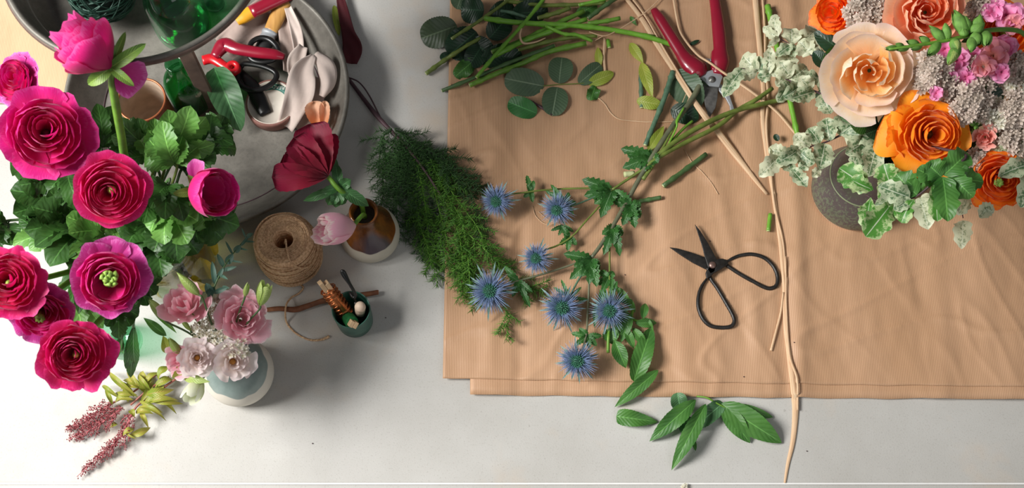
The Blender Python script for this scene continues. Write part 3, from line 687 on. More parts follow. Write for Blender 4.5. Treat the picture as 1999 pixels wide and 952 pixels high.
# ---- big glass jar with ranunculus
JB = P(352, 528, 0); JR = .055
mouth = JB+V((0, 0, .135))
YLF = leafmat('yellowed_leaf', 'c8a820', 'e6cc3a', rib='f0e080')
jar = thing('glass_jar', 'large clear glass jar holding the magenta ranunculus', 'jar', JB)
mb = MB(); lathe(mb, JB, [(.0005, 0), (.050, 0), (.0555, .004), (.0565, .012), (.0565, .095), (.052, .112), (.047, .120), (.047, .134), (.0485, .137), (.0462, .138), (.0445, .134), (.0445, .120), (.049, .110), (.0535, .094), (.0535, .012), (.050, .007), (.0005, .006)], 72); finish('glass_wall', mb, GLS, jar)
mb = MB(); lathe(mb, JB, [(.0005, .0065), (.049, .0072), (.0528, .013), (.0528, .07), (.0005, .07)], 48); finish('water', mb, GLY, jar)
for k, (ax_, ay_, an_) in enumerate(((.03, -.02, .4), (.035, .01, 1.2), (.02, -.038, -.3), (.0, -.04, 2.2), (.04, -.005, 2.6))):
    q = JB+V((ax_, ay_, .02)); o = single_leaf('yellowed leaf '+('low inside the glass jar at the right', 'upright inside the jar wall', 'inside the jar nearest the lisianthus', 'curled at the jar bottom', 'pressed against the right jar wall')[k], q, q+V((math.cos(an_)*.02, math.sin(an_)*.02, .07)), 60, YLF, nrm=V((.5, -.5, .6)), name='submerged_leaf', wave=.1)
for k in range(5):
    mb = MB(); tube(mb, [JB+V((0, 0, .118+.0035*k))+V((math.cos(a), math.sin(a), 0))*.0475 for a in [2*pi*j/64 for j in range(65)]], .0009, 6, cap=False)
    if k % 2 == 0: finish('screw_thread', mb, GLS, jar)

RL_ = [ # px, py, z, R px, tilt x, tilt y, material, kwargs, label
 (88, 262, .33, 92, -.12, -.05, RAN, dict(center='dark', ctr_r=.10, n=32), 'largest open magenta ranunculus, upper left of the jar'),
 (30, 158, .30, 56, -.75, .15, RAN, dict(n=27, outer_mat=RANP), 'magenta ranunculus cut by the left edge with a pale purple back petal'),
 (218, 370, .35, 72, .02, -.1, RAN2, dict(center='bud', ctr_r=.12, n=37, n_out=7, full=.88, ruf=.07), 'round crimson-pink ranunculus nearly over the jar mouth'),
 (213, 542, .33, 76, .05, .0, RAN, dict(center='green', inner=.36, n=24, ctr_r=.36, outer_mat=RANP, n_out=8), 'magenta ranunculus showing a curly pale green centre'),
 (18, 553, .34, 74, -.22, .05, RAN2, dict(center='bud', ctr_r=.10, n=34), 'pink ranunculus at the left edge below the leaves'),
 (80, 612, .29, 66, -.12, -.55, RAN, dict(center='green', ctr_r=.12, n=27, outer_mat=RANP), 'ranunculus tucked behind, facing down between two others'),
 (148, 692, .33, 74, .05, -.18, RAN2, dict(center='bud', ctr_r=.09, n=36, n_out=9), 'lowest ranunculus, bright pink, above bare white table'),
]
LEAFSPOT = ['left of the terracotta cup rim, standing upright', 'crossing the front of the pottery cup', 'topmost of the mass, pale and curled, near the post foot', 'just left of the topmost curled leaf', 'at the right shoulder of the mass, over the tray floor', 'at the upper right of the mass below the big sage leaf', 'furthest right along the top of the mass', 'between the pottery cup and the curled leaves', 'beneath the pottery cup beside the tall stem', 'between the largest bloom and the crimson-pink bloom', 'directly under the largest bloom at left', 'at far left in the middle of the mass', 'at far left above the edge bloom', 'long and striped, pointing left above the edge bloom', 'above the edge bloom, pointing down', "just above the green-centred bloom's left petals", 'between the largest bloom and the leaves beneath it', 'between the crimson-pink and green-centred blooms', 'right above the green-centred bloom', 'hanging over the jar rim', 'over the jar neck, pointing down right', "right of the crimson-pink bloom's lower edge", 'lowest right, reaching toward the twine spool', 'under the half-open purplish bud, reaching right', 'folded back under the lower right leaves', 'left of the half-open purplish bud, pointing down', 'touching the right edge of the crimson-pink bloom', 'hidden behind the jar neck', 'below the green-centred bloom at left', 'peeking out under the green-centred bloom', 'between the lowest bloom and the green-centred bloom', 'inside the left of the mass near the edge bloom', 'cut by the left edge of the photo', 'right of the largest bloom', 'at the front of the jar mouth', 'behind the crimson-pink bloom, under the cup']
for k, (px, py, z, rpx, tx, ty, mt, kw, lab) in enumerate(RL_):
    p = P(px, py, z); R = rpx*pxm(p); a = ax(p, tx, ty)
    root = thing('ranunculus', lab, 'flower', mouth+V(((k-3)*.006, (k % 3-1)*.01, -.02)), 'ranunculus stems in the glass jar')
    ranunculus_bloom(root, p, a, R, mt, seed=k+3, **kw)
    b0 = p-a*R*.32; sepals(root, b0, a, R*.75, R*.42, 5, .1, seed=k)
    s0 = WORLD_OF[root.name]; s00 = JB+V((-(s0.x-JB.x)*1.5, -(s0.y-JB.y)*1.5, .012))
    stem(root, [s00, s0, s0*.45+b0*.55-a*.035-V((0, 0, .0)), b0-a*.02, b0], [.0035, .0036, .0036, .0034, .0034], S_GRN)
# side-view bloom on the tall stem, top
p = P(216, 132, .465); A_ = (RT*-.62+UP*.55+toward(p)*.30).normalized(); pm = pxm(p)
root = thing('ranunculus', 'tall ranunculus seen from the side, green sepals bent back, over the tray', 'flower', mouth+V((.0, .02, -.02)), 'ranunculus stems in the glass jar')
cup_bloom(root, p, A_, 64*pm, 112*pm, RANB, seed=5, n=5, layers=4, ruf=.10, out=.95, hw=.9, notch=.18, short=True)
mb = MB(); petal(mb, mframe(p, (RT*.5-UP*.45+toward(p)*.5)), -.9, .8, .002, 30*pm, 10*pm, 82*pm, 14*pm, ruf=.12, nu=12, nv=9, seed=3); finish('petal', mb, RANP, root)
mb = MB(); petal(mb, mframe(p, (RT*-.3-UP*.75+toward(p)*.3)), 2.6, .5, .002, 28*pm, 20*pm, 70*pm, 14*pm, ruf=.12, nu=12, nv=9, seed=8); finish('petal', mb, RANB, root)
for (tx_, ty_, w_) in ((285, 85, 26), (245, 62, 18), (215, 75, 22), (165, 122, 24), (172, 165, 30), (262, 168, 20), (225, 100, 16)):
    mb = MB(); leaf(mb, p, P(tx_, ty_, .475 if ty_ < 100 else .455), w_*pm, shape=WIDE, fold=.35, arch=.15, nv=6); finish('sepal', mb, SEP, root)
stem(root, [JB+V((.0, -.03, .012)), mouth+V((0, .02, -.02)), P(252, 330, .27), P(236, 260, .36), P(222, 180, .43), p], [.004, .0045, .0048, .0048, .0046, .0042], S_GRN)
# side-view bloom right
p = P(380, 372, .30); A_ = (RT*.62+UP*-.04+toward(p)*.62).normalized(); pm = pxm(p)
root = thing('ranunculus', 'half-open purplish pink ranunculus bud leaning right over the leaves', 'flower', mouth+V((.02, .0, -.02)), 'ranunculus stems in the glass jar')
cup_bloom(root, p, A_, 52*pm, 78*pm, RAN, seed=11, n=5, layers=4, ruf=.09, out=.9, hw=.8, notch=.18)
mb = MB(); petal(mb, mframe(p, (RT*-.1+UP*.5+toward(p)*.6)), 1.5, .6, .002, 20*pm, 20*pm, 44*pm, 44*pm, ruf=.1, nu=12, nv=9, seed=3); finish('petal', mb, RANP, root)
sepals(root, p, A_, 40*pm, 20*pm, 5, .3, seed=2)
stem(root, [JB+V((-.02, -.01, .012)), mouth+V((.02, 0, -.02)), P(335, 400, .23), P(352, 380, .28), p], .004, S_GRN)

# ---- ranunculus leaves (own stems rising from the jar mouth)
rl = [ # base px,py,z ; tip px,py,z ; width px ; material ; lobes
 (200, 300, .20, 186, 196, .24, 60, 0), (310, 305, .22, 232, 236, .27, 66, 0), (330, 300, .24, 372, 205, .30, 82, 1), (345, 330, .24, 318, 240, .29, 80, 1), (350, 340, .22, 402, 262, .25, 74, 0),
 (395, 300, .24, 440, 225, .23, 64, 0), (370, 260, .22, 452, 282, .24, 60, 0), (300, 330, .24, 332, 222, .26, 56, 1),
 (240, 250, .18, 262, 300, .20, 60, 0), (150, 300, .22, 190, 350, .24, 76, 0), (110, 350, .22, 30, 318, .26, 90, 0), (120, 400, .20, 8, 372, .24, 96, 0), (150, 420, .20, 40, 452, .24, 100, 0),
 (150, 440, .20, 20, 480, .22, 60, 1), (180, 450, .20, 92, 520, .26, 92, 0), (210, 450, .20, 140, 500, .25, 80, 1), (130, 330, .22, 160, 410, .24, 70, 0), (240, 440, .20, 210, 470, .22, 60, 1), (290, 420, .20, 250, 480, .22, 90, 0), (300, 440, .20, 318, 548, .20, 92, 0),
 (320, 420, .22, 392, 500, .20, 96, 0), (330, 400, .24, 362, 470, .26, 86, 1), (360, 400, .24, 468, 438, .22, 86, 0), (380, 410, .24, 442, 402, .24, 76, 1), (390, 430, .20, 420, 478, .18, 60, 0),
 (330, 350, .26, 322, 440, .28, 70, 0), (300, 350, .24, 282, 430, .26, 66, 0), (280, 480, .18, 300, 560, .18, 60, 0), (200, 480, .18, 148, 620, .24, 50, 0), (230, 590, .2, 232, 655, .20, 56, 0), (150, 560, .2, 200, 640, .22, 66, 1), (100, 450, .2, 60, 400, .24, 74, 0),
 (20, 430, .2, -20, 480, .22, 80, 0), (100, 300, .24, 190, 258, .26, 70, 0), (260, 520, .16, 290, 600, .14, 54, 0), (300, 300, .2, 286, 250, .22, 56, 0)]
for k, (bx, by, bz, tx, ty, tz, w, li) in enumerate(rl):
    b_, t_ = P(bx, by, bz), P(tx, ty, tz)
    s0 = mouth+V(((k % 6-2.5)*.010, (k // 6-2.5)*.009, -.02))
    spot = LEAFSPOT[k]; where = ('over the tray' if ty < 300 and tx > 180 else 'at far left' if tx < 100 else 'below the crimson-pink bloom' if 140 < tx < 300 else 'on the right of the jar')
    root = thing('ranunculus_leaf', ('light ' if li else 'dark ')+'green toothed leaf '+spot, 'leaf', s0, 'ranunculus leaves '+where)
    mb = MB(); lobed(mb, b_, t_, w*pxm(b_), n=5, ser=.30, shape=shp(.8, .42), seed=k, wave=.10, arch=.16, nrm=(toward(b_)+V((random.Random(k).uniform(-.35, .35), random.Random(k+9).uniform(-.35, .35), 0))), lobew=.62)
    finish('leaf_blade', mb, (GL, GL2)[li], root)
    stem(root, [s0, s0*.5+b_*.5+V((0, 0, .02)), b_, b_+(t_-b_)*.15], [.0022, .002, .0018, .0012], (S_DK, S_OLV)[li], 5, 7)
# drooping leaves toward the white table
for k, (pts, w, lab) in enumerate(((((285, 560, .14), (262, 620, .16), (255, 735, .06)), 44, 'drooping blue-green leaf hanging beside the small glass, tip pointing down'), (((255, 600, .16), (240, 650, .15), (225, 700, .12)), 26, 'narrow drooping leaf behind the lowest ranunculus'))):
    b_, m_, t_ = [P(*q) for q in pts]; root = thing('ranunculus_leaf', lab, 'leaf', mouth+V((.0, -.03, -.02)))
    mb = MB(); lobed(mb, m_, t_, w*pxm(m_), n=3, ser=.1, seed=k, wave=.08, spread=.35, lobew=.55, shape=LAN); finish('leaf_blade', mb, GTH if k == 0 else GL, root)
    stem(root, [mouth+V((.0, -.03, -.02)), b_, m_, m_+(t_-m_)*.2], .002, S_DK, 5, 7)

# ---- small glass with pale green liquid, left bottom
c = P(244, 668, 0); g = thing('small_glass', 'small clear green-tinged glass behind the lowest ranunculus', 'glass', c)
mb = MB(); lathe(mb, c, [(.0005, 0), (.022, 0), (.025, .003), (.0275, .06), (.0262, .0605), (.0235, .008), (.0005, .007)], 48); finish('glass_wall', mb, GLP, g)

# ---- white and grey-green vase with lisianthus
c = P(474, 735, 0); VB = c; g = thing('ceramic_vase', 'squat off-white vase with grey-green glaze holding pink lisianthus', 'vase', c)
GV = glaze('grey_green_over_cream_glaze', '7f8f8a', '93a19c', 'ddd6c8', .049, .032, .3)
prof = sm([(.030, 0), (.040, .004), (.0455, .02), (.0455, .036), (.038, .056), (.026, .068), (.019, .074), (.018, .082), (.020, .086)], 6)
mb = MB(); lathe(mb, c, [(.0005, 0)]+prof+[(r-.003, z) for r, z in prof[::-1] if z > .05]+[(.0005, .05)], 72); finish('vase_body', mb, GV, g)
vm = c+V((0, 0, .084))
def ruffled(root, p, a, R, mat, seed, n=16, ruf=.2, center=None, depth=.75, flat=1.0):
    M = mframe(p-a*R*.3, a); rd = random.Random(seed)
    for i in range(n):
        k = i/n; mb = MB(); rt = R*(.16+.84*k)*rd.uniform(.93, 1.05)
        petal(mb, M, i*2.399+rd.uniform(-.2, .2), .85-.2*k, R*.05, rt*.75+R*.06, R*depth*.35, rt, R*depth*(1-.6*k*flat), ruf=ruf*1.3, spiral=.06, nu=14, nv=9, seed=seed*4+i*1.9, notch=.16, lip=.1)
        finish('petal', mb, mat, root)
    if center:
        mb = MB(); lathe(mb, p-a*R*.18, [(.0005, R*.25), (R*.10, R*.2), (R*.13, 0), (.0005, -R*.1)], 12, axis=a); finish('flower_centre', mb, center, root)
for k, (px, py, z, r, tx, ty, mt, lab, cn, kw) in enumerate((
  (472, 622, .15, 62, .15, .05, LIS, 'larger pink lisianthus with ruffled petals facing up', None, dict(n=20)),
  (366, 602, .16, 55, -.3, .4, LIS, 'smaller pink lisianthus tilted away toward the glass jar', None, dict(n=14, depth=1.1, flat=.4)),
  (385, 698, .15, 44, .0, .0, LISW, 'white frilly lisianthus with brownish centre', YEL, dict(n=22, ruf=.24)),
  (352, 702, .135, 38, -.5, -.1, LIS, 'pink frilled lisianthus tucked behind the white one', None, dict(n=16, ruf=.26, depth=1)),
  (455, 706, .14, 50, .1, -.1, LISW, 'blush white lisianthus with golden centre, right of the frilly one', YEL, dict(n=15, ruf=.16)))):
    p = P(px, py, z); a = ax(p, tx, ty); R = r*pxm(p)
    root = thing('lisianthus', lab, 'flower', vm+V(((k-2)*.005, 0, -.02)), 'lisianthus in the grey-green vase')
    ruffled(root, p, a, R, mt, k+2, center=cn, **kw)
    stem(root, [vm+V(((k-2)*.005, 0, -.03)), vm*.5+p*.5+V((0, 0, .01)), p-a*R*.3], .0018, S_OLV, 6, 8)
def bud(root, b, t, R, mat, seed=0, n=5, name='bud', openm=None):
    M = mframe(b, (t-b)); L = (t-b).length
    for i in range(n):
        mb = MB(); petal(mb, M, i*2*pi/n, .85, R*.2, R*1.35, L*.4, R*(.12 if openm is None else openm), L*(1+.08*math.sin(i*2+seed)), spiral=.15, nu=6, nv=8, seed=seed+i, ruf=.05, notch=.3); finish(name, mb, mat, root)
for k, (bx, by, tx, ty, z, r, mt, om, lab) in enumerate((
  (388, 575, 348, 535, .19, 12, BUDG, None, 'closed green lisianthus bud nearest the glass jar'),
  (322, 622, 292, 585, .16, 12, BUDG, None, 'closed green bud at the far left of the lisianthus vase'),
  (478, 578, 484, 552, .17, 7, BUDG, None, 'smallest green bud above the large pink lisianthus'),
  (508, 596, 520, 552, .17, 13, BUDG, .8, 'opening pale green bud right of the smallest bud'),
  (394, 742, 366, 782, .12, 17, LISG, .8, 'greenish white half-open bud at the bottom of the vase'),
  (350, 690, 330, 660, .14, 10, BUDG, None, 'curled yellow-green bud above the pink frilled bloom'),
  (372, 645, 350, 618, .15, 6, BUDG, None, 'slender green bud between the pink blooms'))):
    b, t = P(bx, by, z), P(tx, ty, z+.015); R = r*pxm(b)*1.1
    root = thing('lisianthus_bud', lab, 'bud', vm+V(((k-3)*.004, .004, -.02)), 'lisianthus buds')
    bud(root, b, t, R, mt, k, openm=om, name='bud_petal')
    stem(root, [vm+V(((k-3)*.004, .004, -.03)), vm*.45+b*.55+V((0, 0, .012)), b-(t-b)*.2, b], .0013, S_DK, 6, 7)
for k, (bx, by, tx, ty, w) in enumerate(((350, 740, 345, 715, 26), (330, 690, 318, 655, 22), (325, 655, 280, 620, 18), (300, 600, 345, 650, 16), (360, 735, 410, 745, 20))):
    single_leaf(('yellow-green leaf under the frilly white lisianthus', 'yellow-green leaf left of the pink frilled lisianthus', 'twisted green leaf on a thin stem left of the vase flowers', 'small dark green leaf near the left bud', 'small green leaf tip under the blush lisianthus')[k], P(bx, by, .12), P(tx, ty, .135), w, (GYL, GYL, GBR, GL2, BUDG)[k], name='lisianthus_leaf', shape=LAN, arch=.2, twist=.8)

# floret cluster
def florets(mb, c, axis, R, n, fr, seed=0, np_=5, dome=.5):
    rd = random.Random(seed); M = mframe(c, axis)
    for k in range(n):
        r = R*math.sqrt((k+.5)/n); a = k*2.399+rd.uniform(-.3, .3)
        q = c+M[1]*math.cos(a)*r+M[2]*math.sin(a)*r+M[3]*(dome*R*(1-(r/R)**2)+rd.uniform(-.1, .1)*R)
        A = (M[3]+(M[1]*math.cos(a)+M[2]*math.sin(a))*(r/R)*.8+V((rd.uniform(-.3, .3), rd.uniform(-.3, .3), 0))).normalized()
        F = mframe(q, A, rd.uniform(0, 6)); f = fr*rd.uniform(.75, 1.2)
        for j in range(np_):
            a2 = 2*pi*j/np_; e = F[1]*math.cos(a2)+F[2]*math.sin(a2); s = F[2]*math.cos(a2)-F[1]*math.sin(a2)
            v = [mb.vert(q, (.5, 0)), mb.vert(q+e*f*.6-s*f*.36+A*f*.15, (0, .6)), mb.vert(q+e*f+A*f*.42, (.5, 1)), mb.vert(q+e*f*.6+s*f*.36+A*f*.15, (1, .6))]
            mb.face(*v)
        # short calyx cone below
        tube(mb, [q-A*f*.9, q-A*f*.05], [f*.12, f*.28], 5)
for k, (px, py, r, n) in enumerate(((440, 590, 22, 26), (405, 618, 20, 22), (428, 640, 18, 18), (388, 645, 16, 14), (434, 668, 20, 20), (465, 680, 20, 18), (405, 665, 15, 12), (445, 640, 16, 12))):
    p = P(px, py, .145); root = thing('statice_sprig', 'cream filler sprig '+('above the pair of pink lisianthus', 'between the two pink lisianthus', 'left of the large pink lisianthus', 'below the smaller pink lisianthus', 'in the centre of the lisianthus', 'between large pink and blush white lisianthus', 'above the frilly white lisianthus', 'above the blush white lisianthus')[k], 'filler flower', vm+V((.004*(k-3), -.004, -.02)), 'cream filler sprigs among the lisianthus')
    mb = MB(); florets(mb, p, ax(p, .1*math.sin(k*2), .1), r*pxm(p), int(n*.8), 7*pxm(p), k); finish('florets', mb, (FILW, FIL)[k == 0], root)
    stem(root, [vm+V((.004*(k-3), -.004, -.03)), p-ax(p)*.01], .001, S_DK, 5, 6)
# eucalyptus sprig
root = thing('eucalyptus_sprig', 'thin eucalyptus sprig with small blue-green leaves left of the twine', 'sprig', vm+V((-.003, .008, -.02)))
pp = [P(412, 620, .12), P(414, 575, .16), P(432, 530, .17), P(455, 495, .17), P(482, 462, .16)]
stem(root, [vm+V((-.003, .008, -.02))]+pp, [.0016, .0014, .0009, .0006], S_DK, 6, 7)
for (bx, by, tx, ty, w) in ((414, 578, 402, 552, 16), (416, 572, 446, 560, 10), (420, 556, 414, 510, 11), (424, 545, 436, 522, 9), (430, 536, 445, 545, 6), (433, 528, 462, 520, 8), (438, 522, 424, 495, 10), (442, 515, 455, 495, 15), (448, 508, 474, 512, 4), (455, 498, 440, 470, 5), (458, 492, 470, 478, 13), (466, 484, 484, 488, 4), (470, 480, 486, 460, 6), (476, 470, 498, 472, 4), (480, 465, 472, 445, 4), (482, 462, 494, 455, 9), (418, 560, 405, 580, 12), (434, 560, 448, 562, 7)):
    mb = MB(); b_ = P(bx, by, .165); leaf(mb, b_, P(tx, ty, .175), w*pxm(b_), fold=.2, arch=.1, nv=4, nu=8); finish('leaf', mb, GEU, root)

# ---- brown glazed bottle vase, tulip and red flower
c = P(724, 462, 0); g = thing('glazed_bottle_vase', 'cone-shaped vase with brown drip glaze and cream base, dark mouth', 'vase', c)
GB = glaze('brown_drip_glaze', '5a3620', '9c5c26', 'd5ccba', .033, .024, .16, splash='5e5258')
prof = sm([(.034, 0), (.040, .004), (.0415, .014), (.040, .024), (.033, .042), (.025, .060), (.0185, .076), (.017, .088), (.0195, .096)], 6)
mb = MB(); lathe(mb, c, [(.0005, 0)]+prof+[(max(r-.0028, .001), z) for r, z in prof[::-1] if z > .03]+[(.0005, .03)], 80); finish('vase_body', mb, GB, g)
bm_ = c+V((0, 0, .094))
p = P(694, 440, .115); A_ = (RT*-.80+UP*-.12+toward(p)*.45).normalized(); pm = pxm(p)
root = thing('tulip', 'pale pink double tulip leaning left out of the brown vase', 'flower', bm_-V((0, 0, .02)))
cup_bloom(root, p, A_, 40*pm, 78*pm, TUL, seed=2, n=5, layers=3, ruf=.13, out=.70, hw=.85, notch=.2)
stem(root, [bm_-V((0, 0, .02)), bm_+V((.0, -.006, .006)), p+A_*.004], .003, S_GRN, 5, 10)
p = P(640, 344, .15); pm = pxm(p); root = thing('anemone', 'deep crimson flower seen from the side, pointing up and left', 'flower', bm_+V((-.002, .004, -.02)))
for (tx_, ty_, w_, z_) in ((530, 346, 58, .17), (545, 322, 56, .165), (603, 242, 76, .18), (572, 268, 60, .185), (632, 262, 58, .165), (556, 298, 56, .18)):
    mb = MB(); leaf(mb, p, P(tx_, ty_, z_), w_*pm, shape=shp(.8, .22), fold=.18, arch=.1, wave=.08, ser=.07, nser=8, nv=10, cup=.12, nu=22, seed=tx_); finish('petal', mb, RED, root)
stem(root, [bm_+V((-.002, .004, -.02)), bm_+V((-.004, .008, .012)), P(665, 372, .14), P(645, 350, .148), p], .0032, S_GRN, 6, 10)
hub = P(662, 366, .138)
for (tx_, ty_, w_, z_) in ((592, 392, 18, .12), (648, 300, 16, .13), (655, 318, 20, .14), (720, 402, 24, .11), (640, 400, 26, .12), (655, 405, 26, .12), (668, 400, 24, .115), (685, 350, 22, .14), (690, 380, 24, .13), (625, 375, 18, .14)):
    mb = MB(); leaf(mb, hub, P(tx_, ty_, z_), w_*pm*1.15, shape=LAN, fold=.3, arch=.15, ser=.12, nser=5, wave=.1, seed=tx_); finish('leaf', mb, GSP, root)

# ---- twine spool
c = P(573, 508, 0); g = thing('twine_spool', 'spool of tan jute twine with a loose end on the table', 'twine', c)
rd = random.Random(1); mb = MB(); H_ = .088
prof = [(.0335, .002)]
for k in range(22): 
    z = .004+k*.0035; r = .0385+.004*math.sin(pi*k/22)*(.9)+.0; prof += [(r-.0009, z), (r+.0004, z+.00175)]
prof += [(.036, .0835), (.0345, .0862)]
for k in range(11):
    r = .0330-k*.0018; prof += [(r+.0006, .0868), (r-.0003, .0858)]
prof += [(.0135, .0850), (.0128, .0830), (.0128, .02)]
lathe(mb, c, prof, 90, wob=.012); finish('spool_winding', mb, TWINE, g)
mb = MB()
for k in range(14):
    z0 = .008+k*.0055; tl = rd.uniform(-.010, .010); p0 = rd.uniform(0, 6)
    tube(mb, [c+V((math.cos(a), math.sin(a), 0))*(.0398+.004*math.sin(pi*min(max(z0+tl*math.sin(a+p0), 0), .08)/.08))+V((0, 0, max(.004, min(.083, z0+tl*math.sin(a+p0))))) for a in [2*pi*j/60 for j in range(61)]], .0010, 6, cap=False)
for k in range(11):
    r0 = .0145+k*.0019; e = rd.uniform(-.0012, .0012)
    tube(mb, [c+V((math.cos(a)*(r0+e*math.sin(2*a)), math.sin(a)*(r0-e*math.sin(2*a)), .0868-.0001*k+.0006*math.sin(3*a+k))) for a in [2*pi*j/60 for j in range(61)]], .00095, 6, cap=False)
finish('wound_strands', mb, TWINE, g)
mb = MB(); lathe(mb, c, [(.0126, .022), (.0005, .022)], 24); finish('spool_core', mb, BLACK, g)
mb = MB(); zt = .0885
tube(mb, [P(*q) for q in crv([(556, 476, .07), (558, 468, zt-.002), (560, 488, zt+.003), (566, 508, zt-.001), (578, 520, .083), (598, 522, .068), (612, 505, .05), (615, 490, .05), (630, 478, .045), (656, 466, .03)], 7)], .00125, 8)
finish('strand', mb, TWINE, g)
mb = MB(); tube(mb, [P(*q) for q in crv([(580, 553, .003), (592, 560, .0016), (584, 572, .0016), (570, 580, .002), (560, 592, .009), (557, 610, .010), (560, 630, .0016), (575, 648, .0014), (595, 660, .0014), (612, 664, .0014), (630, 662, .0015), (643, 656, .0016)], 8)], [.0013]*8+[.0014, .0016, .0022], 8)
finish('loose_end', mb, TWINE, g)

# ---- twig
g = thing('twig', 'bent reddish brown twig lying behind the green cup', 'twig', P(620, 590, 0))
mb = MB(); tube(mb, [P(*q) for q in crv([(515, 605, .006), (545, 602, .006), (575, 604, .005), (600, 597, .006), (630, 587, .007), (660, 582, .007), (690, 577, .007), (715, 574, .008), (738, 570, .008)], 6)], [.0030, .0034, .0042, .0036, .0042, .0034, .0036, .0034], 10); finish('twig_bark', mb, BARK, g)
mb = MB(); q = P(738, 570, .008); tube(mb, [q-RT*.0005, q+RT*.0006], .0031, 10); finish('cut_end', mb, plain('red_brown_cut_wood', 'a0674a', .7), g)

# ---- green cup with pegs
c = P(694, 626, 0); g = thing('small_cup', 'small dark green ceramic cup filled with pegs', 'cup', c)
GC = glaze('dark_green_satin_glaze', '2c5a4c', '3f6f5f', '3f6f5f', -1, 0, .35, False)
mb = MB(); lathe(mb, c, [(.0005, 0), (.0225, 0), (.0240, .0015), (.0248, .02), (.0252, .05), (.0258, .0535), (.0252, .0545), (.0242, .0535), (.0236, .05), (.0230, .01), (.0005, .007)], 64); finish('cup_body', mb, GC, g)
def pegpart(mb, a, b, w, h, nrm):
    p0, x, y, z = frame(a, b-a, nrm); L = (b-a).length
    v = [mb.vert(p0+x*X+y*Y+z*Z) for X in (0, L) for Y, Z in ((-w, -h), (w, -h), (w, h), (-w, h))]
    mb.face(v[3], v[2], v[1], v[0]); mb.face(*v[4:8])
    for i in range(4): j = (i+1) % 4; mb.face(v[i], v[j], v[4+j], v[4+i])
a, b = P(686, 625, .022), P(628, 548, .088); n_ = toward(a); pw = V((b-a)).normalized().cross(n_).normalized()
pg = thing('clothes_peg', 'wooden peg wrapped in shiny copper wire in the green cup', 'peg', a)
for s in (-1, 1):
    mb = MB(); pegpart(mb, a+pw*s*.0030, b+pw*s*.0032-(b-a)*(.07 if s > 0 else 0), .0030, .0048, n_); finish('peg_half', mb, WOOD, pg, False, bevel=.0006)
mb = MB(); rd = random.Random(5); X = pw; Y = (b-a).normalized().cross(X)
pts = []
for k in range(420):
    t_ = .18+.62*k/420; an = k*.55; q = a+(b-a)*t_; rr = .0085+.0016*math.sin(k*.11)
    pts.append(q+X*math.cos(an)*rr*1.1+Y*math.sin(an)*rr*.8)
tube(mb, pts, .0008, 5); finish('copper_wire', mb, COPPER, pg)
mb = MB(); tube(mb, [a+(b-a)*(.16+.66*k/8) for k in range(9)], [.005, .0078, .0085, .0088, .0088, .0086, .008, .0076, .005], 12); finish('wire_wrap', mb, COPPER, pg)
a, b = P(672, 612, .02), P(691, 634, .058); n_ = V((0, 0, 1)); pw = V((b-a)).normalized().cross(V((.3, 1, .2))).normalized()
pg = thing('clothes_peg', 'wooden peg wrapped in green thread in the green cup', 'peg', a)
for s in (-1, 1):
    mb = MB(); pegpart(mb, a+pw*s*.0028, b+pw*s*.0028, .0026, .0045, V((.5, .6, .4))); finish('peg_half', mb, WOOD, pg, False, bevel=.0005)
mb = MB(); tube(mb, [a+(b-a)*(.1+.72*k/24) for k in range(25)], [.0085+(.0006 if k % 2 else 0) for k in range(25)], 14); finish('green_thread', mb, GTHR, pg)
a, b = P(703, 612, .02), P(703, 599, .062); pg = thing('peg_doll', 'pale round-headed wooden peg in the green cup', 'peg', a)
mb = MB(); lathe(mb, a, [(.0005, 0), (.006, 0), (.0065, .01), (.0072, .028), (.0065, .032), (.0052, .034), (.0062, .037), (.0074, .042), (.0068, .047), (.004, .0502), (.0005, .051)], 28, axis=(b-a)); finish('peg_body', mb, CORK, pg)
pg = thing('small_scissors', 'black wire scissor handle sticking up from the green cup', 'scissors', P(697, 607, .01))
mb = MB(); tube(mb, [P(*q) for q in crv([(700, 604, .02), (697, 592, .045), (688, 575, .06), (684, 572, .064), (690, 580, .066), (694, 575, .07), (684, 556, .085), (672, 540, .096), (667, 530, .10), (672, 531, .10), (680, 548, .09), (686, 560, .08)], 6)], .0022, 10); finish('handle_wire', mb, BLACK, pg)
mb = MB(); tube(mb, [P(694, 590, .05), P(702, 606, .015)], [.003, .004], 10, flat=.5); finish('blade', mb, DSTEEL, pg)
